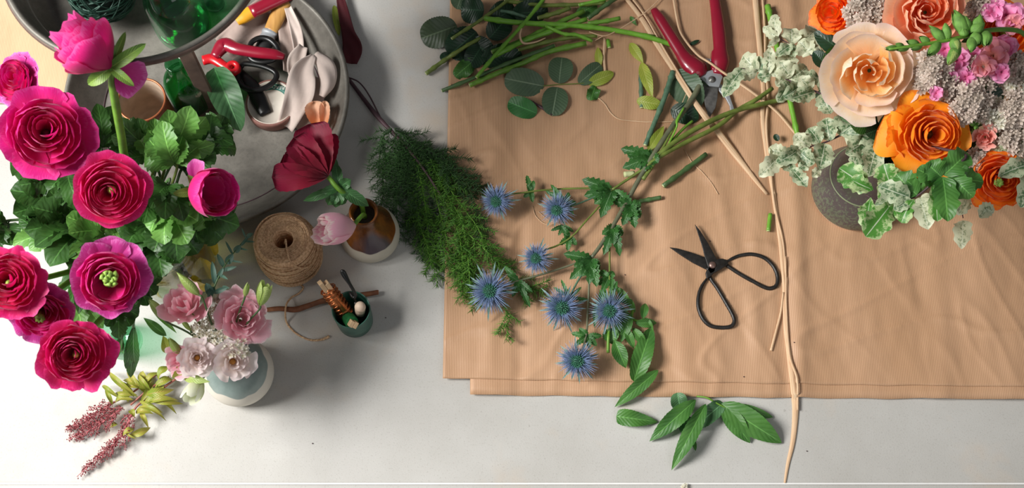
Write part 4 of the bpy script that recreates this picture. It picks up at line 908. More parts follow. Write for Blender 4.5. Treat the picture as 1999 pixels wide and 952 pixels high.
# ------------------------------------------------------------------ asparagus fern
root = thing('asparagus_fern', 'dark feathery asparagus fern bunch lying across the paper edge', 'fern', S(735, 225))
mb = MB(); tube(mb, SP([(676, 148, .004), (700, 180, .004), (735, 225, .008), (775, 268, .014), (820, 320, .018), (860, 380, .02)], .003, 6), [.0026, .003, .0036, .003, .002, .0015], 8); finish('main_stem', mb, S_BRN, root)
mb = MB(); tube(mb, SP([(676, 150, .010), (700, 160, .014), (720, 185, .010), (742, 228, .006)], .003, 6), .0012, 6); finish('side_stem', mb, S_BRN, root)
def needles(mb, path, n, L, rd, dens=1.0, spread=1.0):
    m = len(path)-1
    for k in range(n):
        f = (k+rd.random())/n*m; i = min(int(f), m-1); q = V(path[i]).lerp(V(path[i+1]), f-i); tn = (V(path[i+1])-V(path[i])).normalized()
        a = rd.uniform(0, 2*pi); s = tn.orthogonal().normalized(); w = tn.cross(s)
        d = (tn*rd.uniform(.4, 1.0)+(s*math.cos(a)+w*math.sin(a))*spread+V((0, 0, .12))).normalized(); l = L*rd.uniform(.6, 1.25)
        e = q+d*l; e.z = max(e.z, hs(e.x, e.y)+.0006); o = d.orthogonal().normalized(); o2 = d.cross(o); r = .0006
        a0 = mb.vert(q+o*r, (0, 0)); a1 = mb.vert(q-o*r*.5+o2*r*.86, (.5, 0)); a2 = mb.vert(q-o*r*.5-o2*r*.86, (1, 0)); t_ = mb.vert(e+V((0, 0, -l*.1*rd.random())), (.5, 1))
        mb.face(a0, a1, t_); mb.face(a1, a2, t_); mb.face(a2, a0, t_)
rd = random.Random(12)
fr_ = [((775, 260), (748, 330), (745, 400), 1, 0), ((780, 270), (775, 350), (778, 470), 1, 0), ((800, 290), (800, 400), (825, 510), 1, 1), ((810, 300), (830, 400), (855, 560), 2, 1), ((830, 310), (860, 420), (890, 540), 1, 1),
 ((840, 310), (900, 430), (930, 560), 2, 1), ((850, 320), (930, 440), (975, 520), 1, 1), ((860, 320), (920, 380), (948, 470), 0, 1), ((830, 290), (880, 310), (915, 385), 0, 0), ((845, 300), (890, 340), (945, 375), 0, 1),
 ((800, 280), (850, 330), (890, 430), 0, 0), ((790, 275), (820, 350), (850, 450), 0, 0), ((780, 270), (800, 330), (805, 420), 0, 0), ((870, 400), (900, 480), (905, 590), 2, 1), ((850, 420), (870, 500), (915, 560), 2, 0),
 ((880, 420), (950, 490), (1000, 530), 1, 0), ((800, 400), (830, 470), (845, 520), 2, 0), ((770, 250), (800, 270), (850, 300), 0, 0), ((765, 250), (742, 280), (738, 345), 0, 0), ((980, 590), (992, 620), (988, 662), 2, 1),
 ((1000, 545), (1030, 560), (1062, 568), 2, 0), ((820, 380), (815, 430), (800, 440), 2, 0), ((900, 450), (915, 520), (930, 600), 2, 0), ((780, 260), (830, 300), (880, 380), 0, 0), ((790, 290), (770, 330), (765, 440), 0, 0)]
for k, (a, b, c, hue, big) in enumerate(fr_):
    h0 = .018 if a[1] < 350 else .010
    pth = SP([(a[0], a[1], h0), ((a[0]+b[0])/2+rd.uniform(-6, 6), (a[1]+b[1])/2, h0), (b[0], b[1], .016), ((b[0]+c[0])/2+rd.uniform(-5, 5), (b[1]+c[1])/2, .008), (c[0], c[1], .003)], .002, 6)
    if k in (19, 20): pth = SP([(a[0], a[1], .004), (b[0], b[1], .004), (c[0], c[1], .003)], .002, 8)
    L_ = sum((pth[i+1]-pth[i]).length for i in range(len(pth)-1))
    mb = MB(); tube(mb, pth, [.0007, .0006, .0003], 5)
    needles(mb, pth, int(L_*1300), .0135, rd)
    step = max(2, int(len(pth)/(L_/.013)))
    for j in range(2, len(pth)-1, step):
        for s in (-1, 1):
            if rd.random() < .2: continue
            tn = (pth[j+1]-pth[j]).normalized(); sd = V((-tn.y, tn.x, 0))*s
            l = rd.uniform(.018, .042)*(1-.5*j/len(pth)); br = [pth[j]+(tn*.75+sd*.62).normalized()*l*u_+V((0, 0, .004*math.sin(u_*2+k))) for u_ in (0, .25, .5, .75, 1)]
            br = [V((q.x, q.y, max(q.z, hs(q.x, q.y)+.001))) for q in br]
            tube(mb, br, [.0004, .00025], 4, cap=False); needles(mb, br, int(l*1250), .0115, rd)
    finish('frond', mb, (FERN, FERN, FERNL)[hue] if rd.random() < .75 else (FERN, FERNL, FERNL)[hue], root)

# ------------------------------------------------------------------ sea holly sprays
def spiky_leaf(mb, b, t, w, nser=7, seed=0): leaf(mb, b, t, w, shape=WIDE, fold=.3, arch=.12, ser=.5, nser=nser, wave=.08, seed=seed, nv=4)
CONG = petmat('sea_holly_green_floret', '3f8060', '4f9a70', '7ab890', tr=.05, streak=.3)
def holly_head(parent, px, py, rpx, tx, ty, seed, nb=95, off=.028):
    p = S(px, py, off); R = rpx*pxm(p); a = ax(p, tx, ty); M = mframe(p, a, seed); rd = random.Random(seed)
    mb = MB(); cr = R*.33
    lathe(mb, p, [(.0005, cr*.8), (cr*.5, cr*.68), (cr*.8, cr*.25), (cr*.75, -cr*.4), (cr*.4, -cr*.8), (.0005, -cr*.9)], 16, axis=a)
    core = finish('flower_head', mb, CON, parent)
    mb = MB(); N = 120
    for k in range(N):
        mb.m = 1 if k < 34 else 0
        zc = 1-k/N*1.15; r_ = math.sqrt(max(0, 1-zc*zc)); an = k*2.399
        d = (M[1]*math.cos(an)*r_+M[2]*math.sin(an)*r_+M[3]*zc).normalized(); q = p+d*cr*.75
        tube(mb, [q, q+d*cr*.42, q+d*cr*.58], [cr*.085, cr*.07, cr*.015], 5, cap=False)
    finish('floret', mb, (CON, CONG), core)['kind'] = 'stuff'
    mb = MB()
    for k in range(int(nb*3.2)):
        an = k*2.399; el = rd.uniform(-.55, .75); d = (M[1]*math.cos(an)+M[2]*math.sin(an)+M[3]*el).normalized(); l = R*rd.uniform(.66, 1.12)*(1 if el < .3 else .8)
        q = p+d*cr*.6; s = d.cross(M[3]).normalized(); w_ = R*.022
        e1 = q+d*(l-cr*.6)*.5; e2 = p+d*l
        v = [mb.vert(q-s*w_, (0, 0)), mb.vert(q+s*w_, (1, 0)), mb.vert(e1+s*w_*.8, (1, .5)), mb.vert(e2, (.5, 1)), mb.vert(e1-s*w_*.8, (0, .5)), mb.vert(e1+M[3]*w_*.9, (.5, .5)), mb.vert(q+M[3]*w_, (.5, 0))]
        mb.face(v[0], v[6], v[5], v[4]); mb.face(v[6], v[1], v[2], v[5]); mb.face(v[4], v[5], v[3]); mb.face(v[5], v[2], v[3])
        if k % 4 == 0:
            for sg in (-1, 1):
                b_ = q+d*(l-cr*.6)*.45; tube(mb, [b_, b_+(d*.8+s*sg*.6).normalized()*R*.2], [w_*.5, w_*.1], 4, cap=False)
    finish('spiky_bracts', mb, SPK, core)
    mb = MB()
    for k in range(12):
        an = k*2*pi/12+rd.uniform(-.2, .2); d = (M[1]*math.cos(an)+M[2]*math.sin(an)-M[3]*rd.uniform(.15, .5)).normalized()
        leaf(mb, p-M[3]*cr*.5, p+d*R*rd.uniform(1.0, 1.4), R*.15, nrm=M[3], shape=LAN, fold=.35, ser=.6, nser=5, nv=4)
    finish('outer_bract', mb, SPKG, core)
    return p-a*cr*.8
def spray(label, loc, heads, stems, tufts, mats):
    root = thing('sea_holly_spray', label, 'thistle', S(*loc)); ends = [holly_head(root, *h) for h in heads]
    for k, (pts, r) in enumerate(stems):
        pth = SP(pts, .003, 6)
        if pts[-1][-1] == 'h' : pass
        mb = MB(); tube(mb, pth, r, 9); finish('stem', mb, mats[k % len(mats)], root)
    for k, (px, py, z, tips, w) in enumerate(tufts):
        for j, (tx, ty) in enumerate(tips):
            mb = MB(); b = S(px, py, z); t = S(tx, ty, max(.002, z+.004*math.sin(j*2+k))); spiky_leaf(mb, b, t, w*pxm(b), 6, j+k); finish('leaf', mb, GTH, root)
    return root
spray('upper sea holly spray with three small blue heads and long green stems', (1195, 372), [
  (970, 392, 36, -.3, -.15, 1), (1088, 408, 36, -.25, -.25, 2), (1047, 504, 34, -.15, 0, 3)],
 [([(985, 380, .022), (1020, 376, .014), (1060, 371, .012), (1110, 368, .012), (1160, 367, .014), (1195, 368, .014)], [.0011, .0014, .0014]),
  ([(1105, 405, .022), (1135, 395, .016), (1165, 382, .014), (1195, 370, .014)], .0013),
  ([(1062, 488, .02), (1090, 478, .012), (1118, 460, .012), (1145, 430, .012), (1172, 400, .012), (1195, 370, .014)], .0013),
  ([(1195, 370, .014), (1225, 350, .016), (1255, 330, .020), (1278, 312, .024), (1330, 282, .020), (1400, 247, .016), (1440, 215, .012), (1475, 195, .01), (1508, 172, .012)], [.0018, .0022, .0034, .0034, .003]),
  ([(1275, 310, .022), (1330, 268, .024), (1390, 235, .02), (1440, 215, .014), (1480, 205, .008), (1535, 192, .006)], [.0036, .0038, .0036, .0034])],
 [(1037, 373, .012, ((1028, 342), (1042, 352), (1022, 385), (1040, 395), (1030, 360)), 13),
  (1195, 370, .016, ((1136, 350), (1150, 372), (1140, 382), (1172, 425), (1188, 402), (1160, 398), (1178, 395)), 30),
  (1112, 462, .012, ((1095, 440), (1108, 490), (1092, 478), (1100, 455), (1126, 478)), 15),
  (1100, 440, .012, ((1090, 460), (1120, 452), (1075, 450)), 10), (1105, 395, .02, ((1075, 360), (1110, 375), (1120, 420), (1125, 395), (1065, 372)), 12)], [S_OLV, S_BLU, S_OLV, S_OLV, S_OLV])
spray('lower sea holly spray with four larger heads on a branching stem', (1155, 500), [
  (957, 568, 46, -.15, .05, 4), (1097, 600, 44, .0, -.1, 5), (1190, 607, 42, 0, 0, 6), (1127, 704, 42, .0, -.1, 7)],
 [([(1368, 163, .012), (1350, 195, .014), (1328, 225, .018), (1300, 265, .02), (1272, 308, .022), (1250, 345, .018), (1228, 385, .014), (1200, 435, .012), (1175, 475, .012), (1155, 502, .012)], [.0042, .0040, .0038, .0034, .003, .0026]),
  ([(1318, 245, .02), (1300, 278, .022), (1280, 315, .02), (1255, 350, .018)], [.0016, .0022, .0030]),
  ([(1155, 502, .012), (1120, 515, .012), (1075, 530, .01), (1030, 543, .01), (1005, 550, .014), (975, 562, .02)], [.0014, .0015, .0018]),
  ([(1148, 520, .012), (1130, 545, .014), (1112, 578, .02)], .0014),
  ([(1150, 515, .012), (1150, 560, .012), (1147, 610, .01), (1145, 650, .012), (1135, 690, .02)], .0015),
  ([(1188, 455, .012), (1190, 490, .010), (1190, 540, .012), (1190, 585, .02)], [.0014, .0012]),
  ([(1335, 210, .022), (1322, 235, .024), (1320, 250, .024), (1300, 292, .020)], [.0014, .0022, .0012, .0016]),
  ([(1352, 236, .016), (1330, 255, .018), (1290, 300, .02)], [.0020, .0020])],
 [(1272, 305, .024, ((1212, 290), (1225, 305), (1215, 328), (1250, 335), (1285, 318), (1262, 300)), 30), (1232, 400, .014, ((1200, 370), (1198, 392), (1250, 425), (1215, 440), (1252, 400), (1220, 415), (1240, 445)), 26),
  (1200, 440, .014, ((1175, 458), (1178, 498), (1210, 500), (1198, 478), (1215, 460)), 22), (1156, 505, .014, ((1100, 495), (1112, 545), (1135, 540), (1165, 560), (1168, 530), (1120, 520), (1150, 555)), 26),
  (1188, 542, .014, ((1165, 555), (1198, 530), (1175, 570), (1205, 565), (1172, 528)), 18), (1012, 548, .016, ((985, 520), (1000, 580), (1040, 570), (1035, 600), (990, 535), (1010, 570)), 15), (1148, 655, .014, ((1115, 650), (1120, 675), (1175, 655), (1165, 675), (1130, 640), (1150, 680)), 15),
  (1112, 580, .018, ((1080, 560), (1135, 560), (1150, 585), (1095, 545), (1060, 590)), 9), (1192, 588, .018, ((1205, 548), (1235, 585), (1170, 565), (1195, 540)), 10)], [S_PUR, S_OLV, S_PUR, S_BLU, S_PUR, S_OLV, S_BRT, S_GRN])

# ------------------------------------------------------------------ leafy stem under the sea holly, and loose bottom leaves
root = thing('leafy_stem', 'leafy green stem lying under the right-hand sea holly head', 'stem', S(1225, 630))
for k, pts in enumerate(([(1190, 575), (1215, 600), (1240, 625), (1262, 622)], [(1187, 688), (1188, 655), (1192, 625), (1200, 600)], [(1235, 605), (1230, 630), (1225, 655)])):
    mb = MB(); tube(mb, SP([(a, b, .006) for a, b in pts], .003, 5), [.0022, .002, .0016], 8); finish('stalk', mb, S_GRN, root)
for (a, b, c, d, w, z) in ((1215, 600, 1205, 655, 24, .012), (1232, 612, 1212, 668, 22, .014), (1235, 640, 1262, 675, 20, .010), (1255, 622, 1260, 592, 18, .012), (1240, 630, 1282, 630, 20, .010), (1262, 620, 1275, 648, 12, .01), (1200, 665, 1222, 718, 32, .01), (1190, 640, 1196, 672, 36, .006), (1205, 560, 1232, 600, 18, .012), (1222, 640, 1238, 680, 18, .010), (1180, 560, 1170, 600, 16, .008), (1165, 590, 1160, 640, 12, .006), (1225, 580, 1240, 610, 14, .012)):
    mb = MB(); q = S(a, b, z); leaf(mb, q, S(c, d, .004), w*pxm(q), shape=LAN, fold=.35, arch=.12, ser=.08, nser=9, wave=.06, seed=a); finish('leaf', mb, GBR, root)
LL = [ # base, tip, width, shape, mat, label
 (1285, 722, 1200, 794, 27, LAN, GBR, .006, 'narrow green leaf crossing the bottom edge of the paper'),
 (1237, 744, 1272, 640, 40, WIDE, GBR, .006, 'green leaf pointing up, just under the leafy stem'),
 (1203, 812, 1283, 823, 34, shp(.25, .8), GBR, .006, 'short crumpled green leaf on the bare table left of the leaf pile'),
 (1358, 780, 1268, 861, 36, LAN, GBR, .014, 'pointed green leaf at the left of the leaf pile on the table'),
 (1378, 788, 1311, 917, 33, LAN, GBR, .016, 'longest narrow green leaf pointing at the camera side of the table'),
 (1322, 766, 1330, 806, 34, WIDE, GSAGE, .008, 'folded blunt leaf at the top left of the leaf pile'),
 (1412, 786, 1350, 838, 34, WIDE, GSAGE, .006, 'dark leaf underneath the middle of the leaf pile'),
 (1345, 812, 1334, 848, 34, WIDE, GSAGE, .004, 'dark green leaf at the bottom of the leaf pile'),
 (1354, 858, 1358, 880, 9, LAN, GBR, .002, 'tiny leaf scrap below the leaf pile'),
]
for (a, b, c, d, w, sh, mt, z, lab) in LL:
    q = S(a, b, z); mb = MB(); leaf(mb, q, S(c, d, .003), w*pxm(q)*1.05, shape=sh, fold=.30, arch=.09, ser=.08, nser=18, wave=.11, nu=44, twist=.4*math.sin(a), nv=8, seed=a)
    tn = (S(c, d, .003)-q).normalized(); o = finish('fallen_leaf', mb, mt, None); tag(o, lab, 'leaf', 'fallen green leaves')
root = thing('lobed_leaf', 'three-lobed green leaf with a pale stalk, right end of the leaf pile', 'leaf', S(1410, 790))
mb = MB(); tube(mb, SP([(1360, 773, .004), (1380, 776, .008), (1400, 787, .008), (1440, 808, .006)], .002, 5), [.0012, .0014, .0008], 7); finish('leaf_stalk', mb, S_GRN, root)
for (a, b, c, d, w) in ((1408, 788, 1526, 864, 52), (1412, 792, 1464, 864, 38), (1425, 792, 1509, 814, 24)):
    mb = MB(); q = S(a, b, .008); leaf(mb, q, S(c, d, .003), w*pxm(q), shape=shp(.6, .85), fold=.18, arch=.1, ser=.05, nser=16, wave=.05, nu=36, nv=8, seed=a); finish('leaf_lobe', mb, GBR, root)

# ------------------------------------------------------------------ cut rose stems and leaves, top centre
def cut(name, label, pts, r, mat, group='cut flower stems', seg=9, nodes=True, seed=0, ends=True, cat='stem'):
    pth = SP(pts, 0, 6); pth = [q+V((0, 0, .0005+(r if not isinstance(r, list) else r[0]))) for q in pth]
    root = thing(name, label, cat, pth[0], group); n = len(pth); rd = random.Random(seed+len(label)); r0 = r if not isinstance(r, list) else max(r)
    rad = []
    for i in range(n):
        base = r if not isinstance(r, list) else r[0]+(r[-1]-r[0])*i/(n-1); rad.append(base)
    if nodes:
        for k in range(3, n-2, max(4, n//4)): rad[k] *= 1.28
    mb = MB(); tube(mb, pth, rad, seg); finish('stem', mb, mat, root)
    if ends:
        for i, j in ((0, 1), (-1, -2)):
            d = (pth[i]-pth[j]).normalized(); mb = MB(); tube(mb, [pth[i]-d*.0004, pth[i]+d*.0005], rad[i]*.82, seg); finish('cut_end', mb, S_CUT, root)
    return root
CS = [
 ([(882, 77, .018), (940, 40, .016), (1006, -8, .014)], .0024, S_OLV, 'olive stem crossing the dark leaves, ending left in a pale cut'),
 ([(832, 146, .002), (862, 124, .004), (892, 104, .008), (940, 75, .006)], [.0032, .0028], S_OLV, 'pale olive stem poking left over the bare table'),
 ([(863, 179, .002), (930, 152, .006), (1000, 122, .010), (1082, 91, .012)], .0028, S_DK, 'lowest dark green stem, reaching furthest left onto the paper edge'),
 ([(917, 169, .004), (960, 150, .006), (1020, 126, .008), (1070, 104, .008), (1144, 87, .010)], [.0036, .0040], S_GRN, 'knobbly stem just above the lowest dark one'),
 ([(930, 153, .016), (975, 100, .018), (1025, 45, .020), (1068, -8, .022)], .0026, S_BRT, 'bright green stem slanting steeply over the others'),
 ([(947, 39, .014), (1000, 46, .016), (1060, 50, .016), (1110, 52, .014), (1185, 60, .012), (1260, 74, .008), (1316, 92, .004)], [.0040, .0038], S_BRT, 'thickest bright stem running right to the red secateurs'),
 ([(960, 104, .010), (1010, 85, .010), (1060, 62, .012), (1140, 24, .010)], .0034, S_GRN, 'green stem with a shaggy left end'),
 ([(965, 112, .014), (1020, 84, .014), (1080, 62, .014), (1145, 40, .012)], .0036, S_BRT, 'bright stem under a curl of raffia'),
 ([(962, 22, .008), (995, 26, .008), (1028, 36, .010)], .0026, S_BLU, 'short pale blue-green stem among dark leaves'),
 ([(1012, 99, .010), (1060, 86, .012), (1110, 76, .012), (1165, 72, .010)], .0030, S_OLV, 'olive stem right of the centre of the pile'),
 ([(985, 4, .012), (1050, 12, .012), (1110, 12, .012), (1182, 8, .010)], .0030, S_OLV, 'olive stem lying level along the top edge'),
 ([(1148, 38, .010), (1180, 14, .012), (1214, -8, .012)], .0032, S_DK, 'dark stem rising out of the top edge'),
 ([(1066, 53, .020), (1100, 68, .020), (1125, 70, .018), (1156, 82, .014)], .0026, S_BRT, 'pale green forked stem on top of the pile'),
 ([(1148, 48, .012), (1180, 44, .014), (1210, 38, .014)], .0032, S_GRN, 'short green stem end pointing right'),
 ([(1050, 38, .010), (1085, 28, .012), (1113, 18, .012)], .0034, S_OLV, 'short thick olive stem in the middle of the pile'),
 ([(1165, 56, .006), (1220, 66, .006), (1278, 74, .004)], .0030, S_GRN, 'stem lying behind the thickest one, near the secateurs'),
 ([(1130, 12, .014), (1200, -4, .014), (1260, -20, .014)], .0026, S_BRT, 'thin green stem running out at the top'),
]
for k, (pts, r, mt, lab) in enumerate(CS): cut('cut_stem', lab, pts, r, mt, seed=k)
cut('cut_stem', 'blue-green cut stem standing left of the red secateurs blade', [(1313, 143, .004), (1306, 165, .005), (1296, 195, .004), (1278, 240, .003), (1259, 286, .002)], [.0042, .0034], S_BLU)
cut('cut_stem', 'dark stem piece half under yellow-green leaves', [(1250, 140, 0), (1251, 175, 0), (1252, 212, 0)], .0030, S_BLU)
cut('cut_stem', 'short green stem offcut lying diagonally right of the sea holly', [(1294, 365, .001), (1335, 335, .001), (1378, 303, .001)], .0036, S_DK)
cut('cut_stem', 'stubby stem offcut beside the sea holly stem', [(1240, 396, .002), (1262, 392, .001), (1290, 387, .001)], .0030, S_DK)
cut('cut_stem', 'tiny pale cut stem stub under the sea holly fork', [(1218, 343, .006), (1238, 341, .006)], .0042, S_CUT, nodes=False)
cut('cut_stem', 'tiny bright green stem piece right of the black scissors', [(1503, 419, 0), (1499, 452, 0)], .0030, S_BRT, nodes=False)
cut('cut_stem', 'long bright green stem passing behind the cream leaves', [(1497, 14, .003), (1503, 40, .003), (1510, 75, .003), (1525, 130, .003), (1541, 200, .003), (1552, 250, .003), (1562, 298, .003)], [.0046, .0036], S_BRT)
cut('cut_stem', 'tiny green nub below the thickest stem', [(1186, 80, 0), (1189, 95, 0)], .0030, S_BRT, nodes=False)
cut('cut_stem', 'brown twig piece under the detached rose leaves', [(1030, 196, 0), (1052, 208, .001), (1078, 226, 0)], .0018, S_BRN)
# dark rose leaves
def rleaf(label, a, b, c, d, w, mat=GDK, z=.006, zt=.004, name='rose_leaf', group='dark rose leaves', sh=ROUND, **kw):
    q = S(a, b, z); mb = MB(); k_ = dict(fold=.16, arch=.10, ser=.07, nser=15, wave=.05, nu=36, nv=8, seed=a); k_.update(kw)
    leaf(mb, q, S(c, d, zt), w*pxm(q), shape=sh, **k_); root = finish(name, mb, mat, None); tag(root, label, 'leaf', group); return root
rleaf('big dull green rose leaf over the bare table', 892, 50, 822, 75, 62, GGR if False else leafmat('dull_rose_leaf', '3a4a34', '4a5a40'), .012, .006)
rleaf('dark rose leaf in the middle of the left clump', 930, 62, 876, 108, 64, GDK, .010, .006)
rleaf('dark rose leaf at the top left corner of the paper', 945, 20, 900, 18, 56, GDK, .010, .006)
rleaf('dark rose leaf cut by the top edge', 905, -20, 892, 18, 40, GGR, .006, .004)
rleaf('blackish leaf between the two stems', 940, 90, 915, 130, 44, GDK, .006, .003)
rleaf('small bright crumpled leaf on the paper edge', 925, 118, 888, 150, 34, GBR, .004, .003, wave=.2)
rleaf('dark leaf behind the thickest bright stem', 955, 45, 1005, 15, 56, GDK, .006, .004)
rleaf('dark leaf under the steep bright stem', 955, 75, 990, 35, 50, GDK, .006, .004)
rleaf('dark leaf near the shaggy stem end', 940, 120, 1010, 100, 50, GDK, .004, .003)
rleaf('dark leaf at the lower middle of the pile', 960, 110, 1020, 112, 40, GDK, .003, .003)
rleaf('dark leaf at the top of the pile', 1000, 28, 1070, 20, 50, GDK, .005, .004)
rleaf('dark leaf left of centre in the pile', 920, 80, 962, 110, 46, GDK, .004, .003)
rleaf('dark leaf near the top edge right of centre', 1015, 8, 1060, -14, 44, GGR, .006, .004)
rleaf('green leaf under the level top stem', 1125, 30, 1165, 8, 26, GBR, .005, .003)
rleaf('tiny curled leaf below the dull green leaf', 878, 104, 860, 116, 18, GDK, .003, .003)
root = thing('rose_leaflets', 'detached rose leaf with four rounded grey-green leaflets', 'leaf', S(1090, 166))
mb = MB(); tube(mb, SP([(1056, 168, .001), (1090, 165, .002), (1130, 163, .002), (1162, 160, .001)], .001, 5), .0008, 6); finish('leaf_stalk', mb, S_OLV, root)
for (a, b, c, d, w) in ((1062, 168, 985, 153, 56), (1091, 163, 1097, 112, 50), (1130, 163, 1173, 126, 34), (1088, 170, 1078, 226, 52)):
    mb = MB(); q = S(a, b, .002); leaf(mb, q, S(c, d, .003), w*pxm(q), shape=ROUND, fold=.1, arch=.08, ser=.06, nser=15, nu=36, nv=8, seed=a); finish('leaflet', mb, GGR, root)
rleaf('single glossy green rose leaf below the grey-green leaflets', 1048, 221, 992, 199, 42, GBR if False else leafmat('glossy_rose_leaf', '2c6a30', '3f8040'), .002, .004, group='loose leaves on the paper')
rleaf('curled olive leaf under the smallest leaflet', 1148, 164, 1198, 142, 26, GYL, .001, .003, sh=OV, group='loose leaves on the paper')
rleaf('upright yellow-green leaf tip beside a raffia scrap', 1170, 132, 1167, 92, 16, GYL, .001, .003, sh=LAN, group='loose leaves on the paper')
rleaf('tiny crumpled dark leaf right of the leaflets', 1162, 168, 1153, 196, 26, GBR, .002, .004, wave=.3, group='loose leaves on the paper')
rleaf('upper twisted yellow-green leaf left of the secateurs', 1230, 84, 1256, 124, 20, GYL, .002, .004, sh=LAN, group='loose leaves on the paper')
rleaf('middle twisted yellow-green leaf left of the secateurs', 1252, 122, 1274, 191, 24, GYL, .004, .004, sh=LAN, group='loose leaves on the paper')
rleaf('lime green leaf lying across the dark stem piece', 1243, 196, 1292, 205, 27, GYL, .006, .004, sh=OV, group='loose leaves on the paper')
rleaf('tiny leaf scrap near the top raffia strand', 1230, 32, 1243, 50, 9, GBR, .001, .002, sh=LAN, group='loose leaves on the paper')
rleaf('yellow-green leaf beside the blue-green stem', 1264, 296, 1296, 246, 20, GYL, .002, .004, sh=LAN, group='loose leaves on the paper')
rleaf('grey-green leaf under the raffia below the secateurs', 1316, 140, 1368, 208, 66, GGR, .003, .003, sh=OV, group='loose leaves on the paper')
rleaf('dark glossy leaf under the upper sea holly stems', 1310, 212, 1364, 232, 42, GDK, .005, .003, sh=OV, group='loose leaves on the paper')
rleaf('grey-green leaf half hidden by the secateurs blade', 1345, 150, 1378, 180, 40, GGR, .002, .003, sh=OV, group='loose leaves on the paper')
rleaf('slim dark leaf sliver behind the left grip', 1345, 88, 1366, 78, 8, GDK, .002, .003, sh=LAN, group='loose leaves on the paper')

# ------------------------------------------------------------------ raffia
def raffia(label, strands, loc, name='raffia_strand'):
    root = thing(name, label, 'raffia', S(*loc)); 
    for k, (pts, r, fl) in enumerate(strands):
        pth = SP(pts, .0012, 7); mb = MB(); tube(mb, pth, r, 8, flat=fl); finish('strand', mb, RAF, root)
    return root
raffia('long raffia strand running top to bottom past the scissors onto the table', [
 ([(1474, -10), (1480, 60), (1485, 110), (1490, 170), (1489, 230), (1497, 300), (1507, 360), (1516, 420), (1524, 480), (1531, 560), (1534, 640), (1542, 700), (1550, 760), (1553, 800), (1548, 860), (1538, 905), (1532, 942)], [.0046, .0040, .0034, .0032, .0030, .0028, .0036, .0050, .0030, .0014], .35),
 ([(1488, -10, .002), (1493, 60, .002), (1494, 120, .002), (1499, 190, .002), (1496, 250, .002), (1504, 330, .002), (1512, 400, .002), (1528, 470, .002), (1534, 540, .002)], [.0016, .0018, .0012], .5),
 ([(1529, 570, .002), (1524, 610, .001), (1514, 650, .001), (1505, 684, 0)], [.0014, .0016, .0018], .5),
 ([(1534, 500, .003), (1535, 600, .002), (1541, 690, .003), (1556, 740, .003), (1557, 800, .003)], [.0008, .0018, .0014], .5)], (1510, 380))
raffia('broad raffia strand slanting down from the stem pile to its loose end', [
 ([(1220, -6, .004), (1252, 35, .004), (1282, 85, .006), (1318, 140, .008), (1350, 190, .012), (1375, 225, .016), (1410, 268, .006), (1450, 320, .002), (1497, 379, .001)], [.0030, .0042, .0040, .0040, .0052, .0050, .0020], .3),
 ([(1232, -6, .006), (1262, 35, .006), (1290, 85, .008), (1322, 138, .010), (1352, 186, .014)], .0014, .5)], (1350, 180))
raffia('thin raffia strand crossing over the secateurs to the right', [
 ([(1314, -6, .004), (1322, 40, .004), (1332, 70, .006), (1360, 105, .010), (1385, 122, .018), (1410, 140, .018), (1440, 160, .012), (1482, 190, .010), (1520, 222, .006), (1560, 268, .006), (1596, 292, .006)], [.0016, .0018, .0020, .0017], .5)], (1440, 160))
raffia('hair-thin raffia strand over the thickest green stem', [
 ([(1292, -6, .004), (1262, 22, .006), (1230, 44, .010), (1200, 62, .016), (1178, 70, .020), (1150, 62, .018)], .0008, .6), ([(1178, 70, .02), (1160, 80, .01)], .0005, .6)], (1230, 44))
raffia('curly raffia thread lying under the stems left of centre', [([(1164, 188), (1180, 202), (1192, 220), (1208, 232), (1235, 236), (1270, 238), (1318, 237)], .0009, .5)], (1230, 236))
raffia('raffia curl hooked over the bright stems', [([(1018, 55, .022), (1015, 70, .024), (1022, 84, .022), (1045, 82, .020), (1065, 74, .018)], [.0014, .0018, .0008], .5)], (1022, 80))
raffia('short flat raffia scrap above the curled olive leaf', [([(1180, 74, .006), (1179, 110, .003), (1182, 148, .002)], [.0014, .0020], .4)], (1180, 120))
raffia('fine raffia thread under the diagonal stem offcut', [([(1336, 292), (1352, 318), (1370, 335), (1388, 356), (1402, 379)], .0006, .6)], (1370, 335))
raffia('faint raffia thread near the small sea holly heads', [([(1040, 402), (1045, 420), (1062, 436), (1082, 438)], .0005, .6), ([(1050, 412), (1070, 428), (1100, 440)], .0004, .6)], (1050, 420))
raffia('raffia thread below the grey-green leaf', [([(1320, 130, .006), (1340, 170, .01), (1345, 190, .012), (1332, 215, .01)], .0005, .6), ([(1345, 170, .01), (1332, 200, .014)], .0005, .6)], (1340, 170))
raffia('short frayed raffia end left of the top edge strands', [([(950, 100), (960, 112), (975, 118)], .0004, .6)], (950, 100))

# ------------------------------------------------------------------ red secateurs on the paper
def pp_(lst, z): return [(P(a, b, z).x, P(a, b, z).y) for a, b in lst]
zb = .014
root = thing('secateurs', 'open crimson-handled secateurs lying on the kraft paper', 'secateurs', S(1390, 155))
mb = MB(); tube(mb, PZ([(1276, 18, zb+.002), (1290, 40, zb+.003), (1318, 85, zb+.004), (1340, 118, zb+.004), (1360, 136, zb+.003), (1368, 150, zb)], 6), [.0052, .0082, .0086, .0092, .0135, .0150, .0100], 16, flat=.7)
lg = finish('left_grip', mb, CRIM, root)
mb = MB(); q = pp_([(1331, 128), (1350, 108), (1378, 128), (1380, 142), (1362, 158), (1346, 148)], zb); prism(mb, q, zb-.007, zb+.007); finish('left_grip_shoulder', mb, CRIM, lg, bevel=.003)
mb = MB(); tube(mb, PZ([(1393, -14, zb+.003), (1398, 20, zb+.004), (1403, 60, zb+.004), (1406, 95, zb+.004), (1406, 120, zb+.003), (1402, 146, zb)], 6), [.0075, .0085, .0098, .0100, .0135, .0100], 16, flat=.7)
rg = finish('right_grip', mb, CRIM, root)
